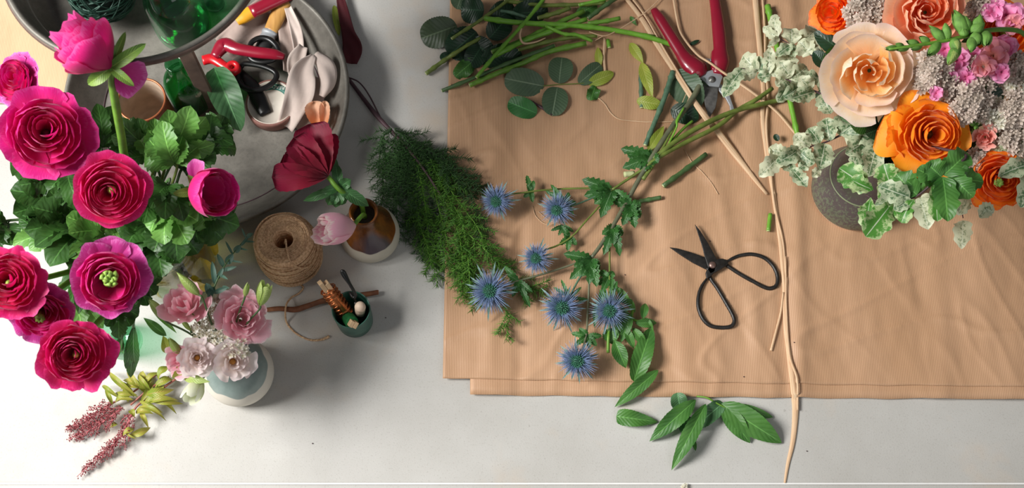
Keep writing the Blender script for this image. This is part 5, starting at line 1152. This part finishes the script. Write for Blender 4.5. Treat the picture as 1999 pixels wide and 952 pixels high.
mb = MB(); q = pp_([(1388, 104), (1396, 92), (1414, 96), (1424, 116), (1416, 134), (1412, 146), (1388, 140)], zb); prism(mb, q, zb-.007, zb+.007); finish('right_grip_shoulder', mb, CRIM, rg, bevel=.003)
mb = MB(); prism(mb, pp_([(1363, 152), (1374, 144), (1392, 138), (1402, 141), (1410, 152), (1406, 164), (1403, 172), (1384, 170)], zb), zb+.001, zb+.0045); finish('pivot_plate', mb, STEEL, root, bevel=.0006)
mb = MB(); prism(mb, pp_([(1372, 160), (1402, 168), (1401, 190), (1397, 210), (1385, 230), (1378, 212), (1374, 190)], zb), zb-.003, zb); finish('cutting_blade', mb, DSTEEL, root, bevel=.0007)
mb = MB(); prism(mb, pp_([(1402, 160), (1412, 166), (1424, 184), (1433, 210), (1433, 222), (1428, 228), (1425, 205), (1417, 190), (1404, 176)], zb), zb-.005, zb-.001); finish('hook_blade', mb, STEEL, root, bevel=.0006)
mb = MB(); q = P(1390, 155, zb+.0045); lathe(mb, q, [(.0004, .0024), (.0030, .0022), (.0034, .0010), (.0052, .0008), (.0055, 0), (.0055, -.0005)], 20); finish('pivot_bolt', mb, DSTEEL, root)
mb = MB(); tube(mb, [P(1378+k*.42, 118+1.2*math.sin(k*.12), zb)+V((0, math.cos(k*1.0)*.0032, math.sin(k*1.0)*.0032)) for k in range(44)], .0006, 5); finish('spring', mb, STEEL, root)
mb = MB(); q = P(1366, 133, zb+.009); lathe(mb, q, [(.0004, .0012), (.0012, .001), (.0014, 0)], 12); finish('rivet', mb, DSTEEL, lg)
# ------------------------------------------------------------------ black scissors on the paper
zb = .0105
root = thing('florist_scissors', 'open black iron scissors with wide wire loops on kraft paper', 'scissors', S(1390, 517))
def blade(pts, z0, z1):
    mb = MB(); prism(mb, pp_(pts, zb), z0, z1); return mb
finish('blade', blade([(1356, 438), (1366, 450), (1380, 472), (1393, 495), (1400, 508), (1396, 524), (1382, 522), (1375, 500), (1370, 480)], zb, zb+.0022), IRON, root, bevel=.0007)
finish('blade', blade([(1307, 482), (1322, 484), (1350, 492), (1375, 501), (1388, 508), (1386, 528), (1376, 524), (1352, 512), (1330, 498)], zb-.0026, zb-.0002), IRON, root, bevel=.0007)
for pts in ([(1378, 524), (1400, 506), (1410, 505), (1420, 508), (1422, 516), (1400, 530), (1386, 536)], [(1398, 520), (1396, 530), (1387, 540), (1379, 545), (1377, 532), (1384, 520)]):
    mb = MB(); prism(mb, pp_(pts, zb), zb-.0028, zb+.0024); finish('shank', mb, IRON, root, bevel=.0012)
L1 = [(1416, 512), (1430, 504), (1446, 498), (1468, 496), (1492, 503), (1510, 520), (1518, 540), (1516, 556), (1506, 562), (1494, 561), (1470, 549), (1440, 532), (1416, 516), (1406, 511)]
L2 = [(1380, 543), (1370, 558), (1364, 575), (1363, 597), (1371, 620), (1386, 635), (1408, 639), (1426, 637), (1433, 629), (1431, 616), (1418, 592), (1400, 562), (1388, 545), (1384, 532)]
for l in (L1, L2):
    mb = MB(); tube(mb, [P(a, b, zb-.003) for a, b in crv(l, 6)], [.0014, .0022, .0024, .0027, .0028, .0028, .0028, .0028, .0028, .0028, .0028, .0026, .0026, .0026], 10); finish('wire_loop', mb, IRON, root)
mb = MB(); q = P(1391, 517, zb+.0022); lathe(mb, q, [(.0004, .0026), (.0028, .0022), (.0048, .0010), (.0052, 0), (.0052, -.0008)], 24); finish('pivot_rivet', mb, plain('copper_toned_rivet', '8a7068', .4, .7), root)

# ------------------------------------------------------------------ astilbe, bottom left
root = thing('astilbe', 'astilbe with two dusty red plumes and yellow-green leaves on the table', 'flower', S(250, 790))
for pts, r in (([(330, 712, .012), (300, 735, .012), (255, 768, .010), (212, 790, .006)], .0013), ([(345, 738, .014), (300, 770, .012), (265, 795, .008), (238, 850, .006)], .0016), ([(330, 735, .012), (290, 760, .014), (255, 790, .01)], .0014)):
    mb = MB(); tube(mb, SP(pts, .002, 6), r, 7); finish('stem', mb, S_RED, root)
rd = random.Random(31)
def plume(axis_pts, wpx, nbr, seed):
    rd = random.Random(seed); ap = SP(axis_pts, .004, 8); n = len(ap); S1 = MB(); B1 = MB()
    tube(S1, ap, [.0011, .0008, .0004], 6)
    def beads(path, m):
        for k in range(m):
            f = (k+rd.random())/m*(len(path)-1); i = min(int(f), len(path)-2); q = V(path[i]).lerp(V(path[i+1]), f-i)
            d = V((rd.gauss(0, 1), rd.gauss(0, 1), rd.gauss(0, .7))).normalized(); l = rd.uniform(.0015, .0042); e = q+d*l; e.z = max(e.z, .0012)
            tube(S1, [q, e], .00022, 3, cap=False)
            b = rd.uniform(.0008, .0012); o1 = d.orthogonal().normalized()*b; o2 = d.cross(o1).normalized()*b
            t_ = B1.vert(e+d*b*1.3); u_ = B1.vert(e-d*b); r4 = [B1.vert(e+x) for x in (o1, o2, -o1, -o2)]
            for j in range(4): B1.face(r4[j], r4[(j+1) % 4], t_); B1.face(r4[(j+1) % 4], r4[j], u_)
    for k in range(nbr):
        f = .02+.95*k/nbr; i = min(int(f*(n-1)), n-2); q = V(ap[i]); tn = (V(ap[i+1])-q).normalized(); s = V((-tn.y, tn.x, 0))*(1 if k % 2 else -1)
        l = wpx*.00072*(1-f)**.75*rd.uniform(.6, 1.15)*.9+.003; d = (tn*1.3+s*rd.uniform(.3, 1)+V((0, 0, rd.uniform(-.1, .5)))).normalized()
        br = [q+d*l*u_+V((0, 0, -.004*u_*u_)) for u_ in (0, .25, .5, .75, 1)]; br = [V((x.x, x.y, max(x.z, .0012))) for x in br]
        tube(S1, br, [.0005, .0003], 4, cap=False); beads(br, int(5+l*750))
    beads(ap, 40)
    o = finish('plume', S1, ASTS, root); finish('flower_buds', B1, ASTP, o)['kind'] = 'stuff'
plume([(222, 786, .008), (190, 805, .008), (160, 825, .006), (128, 838, .004)], 40, 26, 1)
plume([(240, 795, .008), (205, 820, .010), (170, 842, .006), (132, 858, .003)], 36, 26, 2)
plume([(262, 800, .010), (235, 852, .010), (200, 885, .006), (150, 930, .003)], 40, 34, 3)
for (a, b, c, d, w) in ((300, 760, 235, 760, 18), (270, 775, 212, 725, 16), (280, 765, 250, 722, 14), (260, 780, 225, 790, 16), (290, 770, 240, 742, 20), (285, 760, 300, 735, 16), (300, 755, 345, 745, 22), (285, 770, 340, 760, 24), (290, 780, 358, 788, 16), (280, 790, 330, 775, 22), (270, 795, 325, 822, 14), (275, 800, 290, 835, 14), (265, 805, 300, 808, 18), (255, 800, 262, 815, 16), (262, 838, 240, 850, 18), (250, 850, 294, 834, 20), (220, 790, 205, 760, 12), (232, 776, 200, 752, 12), (290, 745, 276, 725, 16), (310, 742, 330, 715, 24), (250, 785, 255, 745, 18), (275, 785, 300, 740, 16), (272, 782, 318, 806, 14), (262, 775, 235, 745, 14), (285, 790, 350, 782, 16), (300, 775, 345, 808, 12), (295, 765, 270, 730, 14), (268, 770, 222, 770, 14), (282, 752, 315, 728, 16), (300, 780, 325, 752, 18), (245, 845, 268, 857, 6), (215, 835, 230, 828, 12)):
    mb = MB(); q = S(a, b, .012+rd.uniform(0, .006)); leaf(mb, q, S(c, d, rd.uniform(.003, .02)), w*pxm(q)*.8, nrm=V((rd.uniform(-.4, .4), rd.uniform(-.4, .4), 1)), shape=LAN, fold=.4, arch=.3, twist=rd.uniform(-1.3, 1.3), nv=4, wave=.1, seed=a); finish('leaf', mb, GAS, root)
# scrap at the bottom edge
root = thing('flower_scrap', 'tiny cream flower scrap at the bottom edge of the table', 'flower scrap', S(1337, 949)); mb = MB(); p = S(1337, 949, .003); florets(mb, p, V((0, 0, 1)), 5*pxm(p), 6, 4*pxm(p)); finish('florets', mb, FILW, root)
# crumbs
rd = random.Random(8)
for k, (px, py) in enumerate(((1220, 536), (1452, 735), (1550, 668), (1575, 880), (610, 865), (753, 620), (882, 165), (1545, 700), (1386, 470))):
    p = S(px, py, .0008); mb = MB(); lathe(mb, p, [(.0005, -.0006), (.0009, 0), (.0005, .0007)], 6, axis=(1, rd.uniform(-1, 1), .2)); o = finish('plant_crumb', mb, S_BRN, None); tag(o, 'tiny dark plant crumb '+('beside the lower sea holly spray', 'low on the paper left of the long raffia', 'right at the short raffia fork end', 'on the table right of the raffia end', 'on the bare table at bottom centre left', 'right of the green cup on the table', 'left of the paper edge by the cut stems', 'just above the paper joint left of the raffia', 'above the scissors pivot')[k], 'crumb', 'plant crumbs')
# ------------------------------------------------------------------ dark vase and bouquet, right
c = P(1664, 378, 0); c.z = hs(c.x, c.y); g = thing('stoneware_vase', 'dark speckled stoneware vase with greenish base under the bouquet', 'vase', c); VD = c
prof = sm([(.052, 0), (.0600, .003), (.0615, .014), (.058, .030), (.050, .048), (.042, .064), (.034, .084), (.027, .104), (.024, .125), (.026, .145), (.028, .15)], 6)
mb = MB(); lathe(mb, c, [(.0005, 0)]+prof+[(max(r-.004, .001), z) for r, z in prof[::-1] if z > .06]+[(.0005, .06)], 90); finish('vase_body', mb, STONE, g)
mb = MB(); tube(mb, [c+V((.0460*math.cos(a), .0460*math.sin(a), .0565)) for a in [2*pi*k/80 for k in range(81)]], .0010, 6, cap=False); finish('raised_ring', mb, plain('olive_ring_highlight', '8f9a76', .4), g)  # shoulder ridge; its pale colour stands in for the highlight on it
mb = MB(); tube(mb, [c+V((.0575*math.cos(a), .0575*math.sin(a), .0012)) for a in [2*pi*k/80 for k in range(81)]], .0022, 6, cap=False); finish('pale_foot', mb, plain('pale_clay_foot', 'c9a68c', .6), g)
VM = c+V((0, 0, .145))
def bstem(root, p, a, r=.0025, mat=S_DK, off=(0, 0), drop=.01):
    s = VM+V((off[0], off[1], -.03)); stem(root, [s, VM+V((off[0], off[1], .01)), VM*.4+p*.6-V((0, 0, .03)), p-a*drop*2, p-a*drop], r, mat, 6, 8)
def vroot(name, lab, cat, k, group=None):
    o = ((k % 5-2)*.005, ((k//5) % 5-2)*.005); return thing(name, lab, cat, VM+V((o[0], o[1], -.03)), group), o
# roses
p = P(1697, 140, .27); R = 96*pxm(p); a = ax(p, .0, -.1); root, o = vroot('garden_rose', 'large pale peach rose fully open, leftmost bloom of the bouquet', 'rose', 0)
rose_bloom(root, p, a, R, ROSE, 3, petmat('peach_rose_inner_petal', 'f8a040', 'fdca80', 'feeccc', tr=.38, rim='fef2e0')); bstem(root, p, a, .0032, S_DK, o, R*.3)
p = P(1808, 22, .30); R = 86*pxm(p); a = ax(p, .1, .1); root, o = vroot('garden_rose', 'salmon orange rose cut by the top edge of the photo', 'rose', 6)
rose_bloom(root, p, a, R, ROSEC, 8, petmat('salmon_rose_inner_petal', 'f47a3a', 'fc9c64', 'febe98', tr=.35, rim='fed0b4'), n_in=22); bstem(root, p, a, .0032, S_DK, o, R*.3)
# orange ranunculus
for k, (px, py, z, r, tx, ty, lab, kw, mt) in enumerate((
  (1812, 262, .25, 82, .12, -.05, 'large orange ranunculus with dark centre below the peach rose', dict(center='dark', ctr_r=.12, n=34, n_out=7, full=.78, inner=.16), RANO),
  (1948, 352, .22, 62, .1, -.25, 'deep orange ranunculus at the lower right of the bouquet', dict(center='green', ctr_r=.14, n=34, n_out=8, full=.88), RANO2),
  (1632, 22, .25, 52, -.5, .2, 'orange ranunculus partly hidden at the top left of the bouquet', dict(n=24, n_out=6), RANO2),
  (1965, 62, .24, 60, .2, .1, 'red-orange ranunculus behind the pink snapdragon', dict(n=24, n_out=8, center='bud'), RANO2))):
    p = P(px, py, z); R = r*pxm(p); a = ax(p, tx, ty); root, o = vroot('orange_ranunculus', lab, 'flower', 3+k*3, 'orange ranunculus in the bouquet')
    ranunculus_bloom(root, p, a, R, mt, seed=31+k, depth=.6, outer_mat=mt, **kw); bstem(root, p, a, .003, S_GRN, o, R*.3)
p = P(1745, 275, .245); pm = pxm(p)
# the two long outer petals of the big orange bloom
root = bpy.data.objects['orange_ranunculus']
for (bx, by, tx, ty, w) in ((1790, 280, 1712, 255, 92), (1800, 290, 1770, 345, 74), (1825, 300, 1835, 352, 60)):
    mb = MB(); leaf(mb, P(bx, by, .235), P(tx, ty, .225), w*pm, shape=shp(.7, .3), fold=.08, arch=.16, wave=.07, cup=.05, nu=20, nv=10, seed=tx); finish('petal', mb, RANO, root)
FILD = petmat('browner_filler_petal', '8f8070', 'b9a898', 'd6c8ba', tr=.2)
# filler clusters
for k, (px, py, z, r, n, mt, lab) in enumerate((
  (1684, 20, .27, 46, 80, FIL, 'dusty filler cluster left of the salmon rose'), (1712, 52, .26, 30, 40, FIL, 'dusty filler cluster just above the peach rose'),
  (1818, 140, .285, 42, 70, FIL, 'pinkish filler cluster right of the peach rose'), (1850, 175, .27, 34, 50, FIL, 'filler cluster between pink snapdragon and orange ranunculus'),
  (1890, 205, .27, 46, 80, FIL, 'filler cluster right above the large orange ranunculus'), (1905, 150, .275, 44, 70, FIL, 'filler cluster in the middle of the bouquet'),
  (1975, 130, .28, 40, 60, FIL, 'filler cluster at the right edge beside the snapdragon'), (1985, 215, .26, 44, 80, FIL, 'pale filler cluster at the right edge'), (1950, 225, .255, 36, 56, FILW, 'cream filler cluster above the small coral flower'),
  (1912, 12, .29, 30, 40, FIL, 'filler cluster at the top edge between roses and snapdragon'), (1970, 280, .24, 36, 50, FIL, 'filler cluster above the lower right ranunculus'), (1905, 315, .22, 24, 26, FIL, 'small filler cluster left of the lower right ranunculus'), (1995, 165, .27, 34, 40, FILW, 'cream filler cluster cut by the right edge'))):
    p = P(px, py, z); a = ax(p, .15*math.sin(k*1.9), .12*math.cos(k*2.3)); root, o = vroot('filler_flower', lab, 'filler flower', k, 'filler clusters in the bouquet')
    mb = MB(); rd = random.Random(k+200); M = mframe(p, a)
    for j in range(9):
        an = j*2.399; rr = r*pxm(p)*.78*math.sqrt((j+.3)/9); q = p+M[1]*math.cos(an)*rr+M[2]*math.sin(an)*rr+M[3]*(r*pxm(p)*(.35-.35*(j/9))+rd.uniform(-.006, .006))
        mb.m = j % 2; florets(mb, q, (a+(q-p)*12), r*pxm(p)*rd.uniform(.26, .38), max(6, int(n/7)), 8.5*pxm(p), 50+k*11+j, dome=.8)
    finish('florets', mb, (mt, FILD), root)
    mb = MB()
    for j in range(7):
        an = j*2.4; q = p+V((math.cos(an), math.sin(an), 0))*r*pxm(p)*.55; tube(mb, [p-a*.03, q-a*.006], .0008, 5)
    finish('flower_stalks', mb, S_OLV, root); bstem(root, p, a, .0015, S_DK, o, .015)
SNB = plain('snapdragon_bud_green', '66923e', .7, var=.35, scale=120)
# snapdragon spike (green buds) close to the camera
root, o = vroot('snapdragon', 'green snapdragon bud spike pointing left across the salmon rose', 'flower', 7)
sp_ = [P(1998, 66, .30), P(1940, 58, .335), P(1880, 72, .35), P(1830, 82, .355), P(1780, 90, .36), P(1735, 96, .36)]
stem(root, [VM+V((o[0], o[1], -.03)), P(1990, 120, .24), sp_[0]]+sp_[1:], [.003, .003, .003, .003, .0026, .0022, .002, .0012], S_GRN, 6, 8)
for k, (bx, by, tx, ty, r, m_) in enumerate(((1755, 93, 1728, 95, 8, 0), (1765, 92, 1748, 86, 8, 0), (1775, 92, 1752, 98, 8, 0), (1795, 88, 1770, 80, 10, 0), (1800, 88, 1778, 97, 9, 0), (1815, 84, 1795, 72, 10, 0), (1845, 80, 1815, 52, 13, 0), (1850, 80, 1845, 46, 13, 0), (1835, 84, 1812, 108, 13, 0), (1862, 78, 1868, 98, 15, 1), (1872, 88, 1852, 124, 15, 1), (1885, 68, 1862, 20, 18, 2), (1905, 62, 1912, 30, 16, 0), (1895, 66, 1920, 44, 16, 0), (1902, 66, 1910, 88, 16, 0), (1925, 62, 1925, 90, 16, 2), (1880, 70, 1882, 55, 13, 0), (1890, 60, 1880, 30, 14, 2), (1900, 72, 1895, 100, 14, 0))):
    b, t = P(bx, by, .352), P(tx, ty, .36); bud(root, b, t, r*pxm(b), SNB, k, name='bud')
    if m_ == 1: bud(root, b, t, r*pxm(b)*.98, BUDG, k+3, name='bud')
# pink snapdragon florets
def snapflower(root, px, py, z, r, mt, seed, tx=0, ty=0):
    p = P(px, py, z); pm = pxm(p); rd = random.Random(seed); a = ax(p, tx, ty); M = mframe(p, a, seed)
    for k in range(7):
        an = k*2*pi/7+rd.uniform(-.3, .3); d = (M[1]*math.cos(an)+M[2]*math.sin(an)+M[3]*rd.uniform(-.2, .5)).normalized()
        mb = MB(); leaf(mb, p-M[3]*r*pm*.3, p+d*r*pm*rd.uniform(.8, 1.15), r*pm*rd.uniform(.8, 1.2), nrm=(M[3]+d*.3), shape=shp(.8, .35), fold=rd.uniform(-.3, .5), arch=.2, wave=.14, cup=.2, nu=14, nv=8, seed=seed+k); finish('petal', mb, mt, root)
root, o = vroot('snapdragon', 'bright pink snapdragon blooms in the middle of the bouquet', 'flower', 9)
for k, (px, py, r) in enumerate(((1868, 118, 28), (1845, 95, 24), (1885, 150, 22), (1850, 150, 18), (1828, 182, 16), (1905, 110, 22))): snapflower(root, px, py, .285, r, SNAP, 60+k)
bstem(root, P(1868, 118, .285), V((0, 0, 1)), .0026, S_GRN, o)
root, o = vroot('snapdragon', 'salmon pink snapdragon blooms at the upper right edge', 'flower', 11)
for k, (px, py, r, mt) in enumerate(((1940, 108, 34, SNAPS), (1920, 130, 26, SNAPS), (1962, 92, 28, SNAP), (1965, 30, 32, SNAP), (1940, 20, 26, SNAP), (1978, 50, 22, SNAPS), (1955, 140, 22, SNAP))): snapflower(root, px, py, .30, r, mt, 80+k, .1, .1)
bstem(root, P(1950, 90, .30), V((0, 0, 1)), .0026, S_GRN, o)
# small coral flower
p = P(1922, 268, .245); a = ax(p, -.1, -.1); root, o = vroot('small_coral_flower', 'small coral pink ruffled flower beside the large orange ranunculus', 'flower', 13)
ruffled(root, p, a, 30*pxm(p), petmat('coral_petal', 'd86a60', 'e88878', 'f4b0a4', rim='f6c4b8'), 5, n=12, ruf=.22); bstem(root, p, a, .0018, S_GRN, o)
root, o = vroot('green_bud', 'bright green bud between coral flower and orange ranunculus', 'bud', 14); b = P(1905, 245, .25)
for k, (tx, ty) in enumerate(((1892, 240), (1900, 228), (1914, 234), (1905, 252))): bud(root, b, P(tx, ty, .262), 6*pxm(b), SNB, k)
bstem(root, b, V((0, 0, 1)), .0016, S_GRN, o)

# variegated branches
def branch(label, pts, leaves, mats, sr=.0014, name='variegated_branch', group='variegated foliage branches', off=0, wav=.12, sm_=None):
    root, o = vroot(name, label, 'foliage', off, group)
    stem(root, [VM+V((o[0], o[1], -.03)), VM+V((o[0], o[1], .02))]+[P(*q) for q in pts], [sr*1.5, sr*1.3, sr, sr*.7, sr*.5], sm_ or S_BRN, 6, 7)
    for k, (bx, by, tx, ty, w, m) in enumerate(leaves):
        zb_ = min(pts, key=lambda q: (q[0]-bx)**2+(q[1]-by)**2)[2]; mb = MB(); b = P(bx, by, zb_+.002); rd = random.Random(k+bx)
        leaf(mb, b, P(tx, ty, zb_+rd.uniform(-.004, .012)), w*pxm(b), nrm=toward(b)+V((rd.uniform(-.35, .35), rd.uniform(-.35, .35), 0)), shape=OV if m != 2 else OBO, fold=.22, arch=rd.uniform(.04, .18), wave=wav*1.2, scal=.11, nser=4, nu=26, nv=8, seed=bx+k); finish('leaf', mb, mats[m], root)
VM3 = (VAR1, VAR3, VAR2)
branch('cream variegated branch reaching left over the secateurs tip', [(1690, 220, .17), (1640, 200, .17), (1600, 182, .165), (1560, 165, .16), (1520, 150, .155), (1480, 140, .15), (1447, 133, .15)],
 [(1450, 134, 1412, 190, 34, 1), (1478, 140, 1440, 148, 26, 0), (1480, 138, 1450, 108, 42, 0), (1490, 140, 1478, 110, 30, 1), (1500, 145, 1504, 92, 26, 0), (1505, 147, 1478, 150, 26, 1), (1515, 150, 1505, 110, 32, 0), (1520, 150, 1545, 105, 46, 0), (1530, 152, 1515, 168, 26, 0), (1540, 155, 1575, 130, 40, 0), (1540, 160, 1518, 200, 32, 1), (1555, 163, 1598, 150, 36, 1), (1560, 168, 1530, 190, 40, 1), (1585, 175, 1560, 150, 34, 0), (1605, 182, 1622, 222, 40, 1), (1600, 180, 1615, 155, 30, 1), (1545, 150, 1520, 120, 36, 0), (1590, 178, 1545, 192, 34, 1)], VM3, off=2)
branch('cream variegated branch at the upper left beside the long green stem', [(1660, 180, .18), (1620, 140, .18), (1580, 105, .175), (1550, 90, .17), (1517, 73, .17)],
 [(1517, 73, 1512, 28, 28, 0), (1520, 76, 1490, 52, 20, 0), (1520, 72, 1498, 92, 14, 0), (1545, 86, 1545, 56, 40, 0), (1560, 90, 1595, 58, 42, 0), (1575, 100, 1598, 85, 34, 0), (1560, 95, 1535, 105, 26, 1), (1550, 90, 1525, 100, 20, 0), (1585, 105, 1560, 80, 40, 0), (1590, 112, 1608, 100, 26, 1), (1545, 88, 1515, 110, 26, 1)], VM3, off=5)
branch('mottled variegated branch below the peach rose', [(1700, 260, .16), (1675, 250, .16), (1645, 262, .155), (1610, 278, .15), (1575, 288, .145), (1540, 300, .14), (1500, 310, .135)],
 [(1580, 288, 1550, 262, 34, 0), (1600, 280, 1578, 250, 36, 1), (1620, 275, 1612, 230, 42, 1), (1640, 262, 1680, 235, 46, 1), (1640, 265, 1648, 222, 40, 1), (1610, 280, 1600, 330, 44, 1), (1580, 290, 1560, 310, 40, 0), (1560, 295, 1590, 320, 40, 1), (1540, 300, 1500, 290, 32, 0), (1520, 305, 1482, 345, 38, 0), (1535, 302, 1545, 335, 34, 1), (1650, 262, 1690, 275, 40, 0), (1560, 290, 1515, 318, 34, 1), (1505, 310, 1520, 285, 30, 0), (1545, 330, 1575, 365, 30, 1), (1600, 330, 1585, 345, 20, 0), (1575, 320, 1560, 330, 24, 1), (1660, 255, 1700, 232, 40, 1)], VM3, off=8)
branch('hanging mottled leaves over the dark vase shoulder', [(1720, 270, .17), (1710, 275, .17), (1700, 290, .165), (1690, 320, .16)],
 [(1712, 272, 1695, 345, 46, 1), (1700, 290, 1680, 330, 30, 1), (1690, 275, 1650, 300, 44, 1), (1700, 275, 1740, 300, 34, 1), (1680, 290, 1665, 325, 34, 1), (1715, 270, 1650, 260, 40, 1)], VM3, off=10)
branch('bright green and cream foliage hanging below the orange ranunculus', [(1880, 300, .285), (1850, 330, .285), (1820, 358, .28), (1790, 382, .265), (1760, 392, .25), (1720, 395, .235), (1690, 380, .23)],
 [(1702, 372, 1638, 328, 52, 2), (1705, 370, 1660, 350, 40, 2), (1700, 385, 1690, 445, 34, 2), (1742, 395, 1690, 462, 54, 2), (1776, 385, 1714, 362, 46, 1), (1740, 365, 1725, 320, 46, 2), (1720, 360, 1748, 325, 36, 2), (1795, 385, 1812, 448, 42, 0), (1785, 388, 1760, 435, 34, 2), (1790, 380, 1750, 340, 60, 3), (1800, 380, 1825, 400, 30, 0), (1840, 345, 1850, 432, 52, 3), (1838, 345, 1808, 318, 50, 3), (1842, 342, 1888, 298, 52, 3), (1850, 350, 1920, 355, 50, 3), (1860, 345, 1900, 385, 46, 3), (1820, 360, 1830, 432, 34, 2), (1780, 390, 1745, 410, 30, 1), (1765, 395, 1780, 420, 24, 3), (1845, 340, 1870, 315, 40, 3), (1750, 400, 1735, 430, 30, 2), (1760, 392, 1708, 398, 40, 1), (1800, 375, 1770, 352, 44, 3), (1700, 395, 1682, 425, 30, 2), (1715, 392, 1735, 350, 30, 2), (1820, 362, 1862, 395, 40, 3), (1830, 352, 1790, 330, 50, 3)], (VAR1, VAR3, VAR2, GBR), wav=.09, off=12)
branch('pale leaf drop hanging alone below the bouquet on a short brown stem', [(1880, 380, .16), (1875, 400, .14), (1880, 425, .12)], [(1880, 430, 1877, 486, 36, 0), (1885, 385, 1870, 420, 34, 0), (1890, 380, 1878, 412, 24, 0)], VM3, off=15)
branch('pale scalloped leaves at the right edge of the bouquet', [(1990, 340, .235), (1960, 300, .235), (1940, 290, .235)], [(1990, 305, 1930, 298, 46, 1), (2015, 322, 1948, 345, 42, 1), (2025, 330, 1992, 405, 50, 1), (1995, 300, 1960, 280, 30, 1), (1932, 398, 1912, 425, 30, 0), (1915, 400, 1940, 415, 26, 0)], VM3, off=18, wav=.06)
# dark background leaves filling the bouquet
root, o = vroot('dark_foliage', 'dark green leaves deep inside the bouquet', 'foliage', 20)
stem(root, [VM+V((0, 0, -.03)), VM+V((0, 0, .02)), P(1720, 240, .18)], .002, S_DK, 5, 7)
for k, (bx, by, tx, ty, w) in enumerate(((1700, 240, 1658, 235, 50), (1720, 250, 1690, 262, 44), (1660, 110, 1590, 62, 40), (1650, 100, 1605, 120, 40), (1720, 230, 1765, 260, 60), (1620, 30, 1600, 8, 30), (1640, 45, 1608, 40, 30), (1860, 210, 1900, 290, 60), (1880, 180, 1960, 190, 70), (1780, 200, 1830, 210, 70), (1700, 60, 1760, 90, 60), (1900, 100, 1960, 120, 70), (1870, 40, 1900, 80, 60), (1900, 290, 1900, 320, 60), (1960, 260, 1990, 300, 60), (1950, 320, 1985, 240, 60), (1730, 90, 1740, 40, 50), (1890, 260, 1870, 230, 50), (1940, 60, 1925, 30, 60), (1850, 110, 1840, 70, 60), (1615, 130, 1588, 100, 30), (1640, 230, 1700, 210, 40))):
    z = .19 if by > 150 else .21; b = P(bx, by, z); mb = MB(); leaf(mb, b, P(tx, ty, z+.006), w*pxm(b), shape=OV, fold=.2, arch=.1, ser=.06, nser=9); finish('leaf', mb, GDK if k % 3 else GL, root)
single_leaf('small rounded grey-green leaf beside the peach rose base', P(1607, 180, .12), P(1590, 190, .12), 14, GGR, name='small_leaf')
single_leaf('dark small leaf scrap near the cream leaves below', S(1520, 275, .01), S(1512, 262, .01), 12, GDK, name='small_leaf')
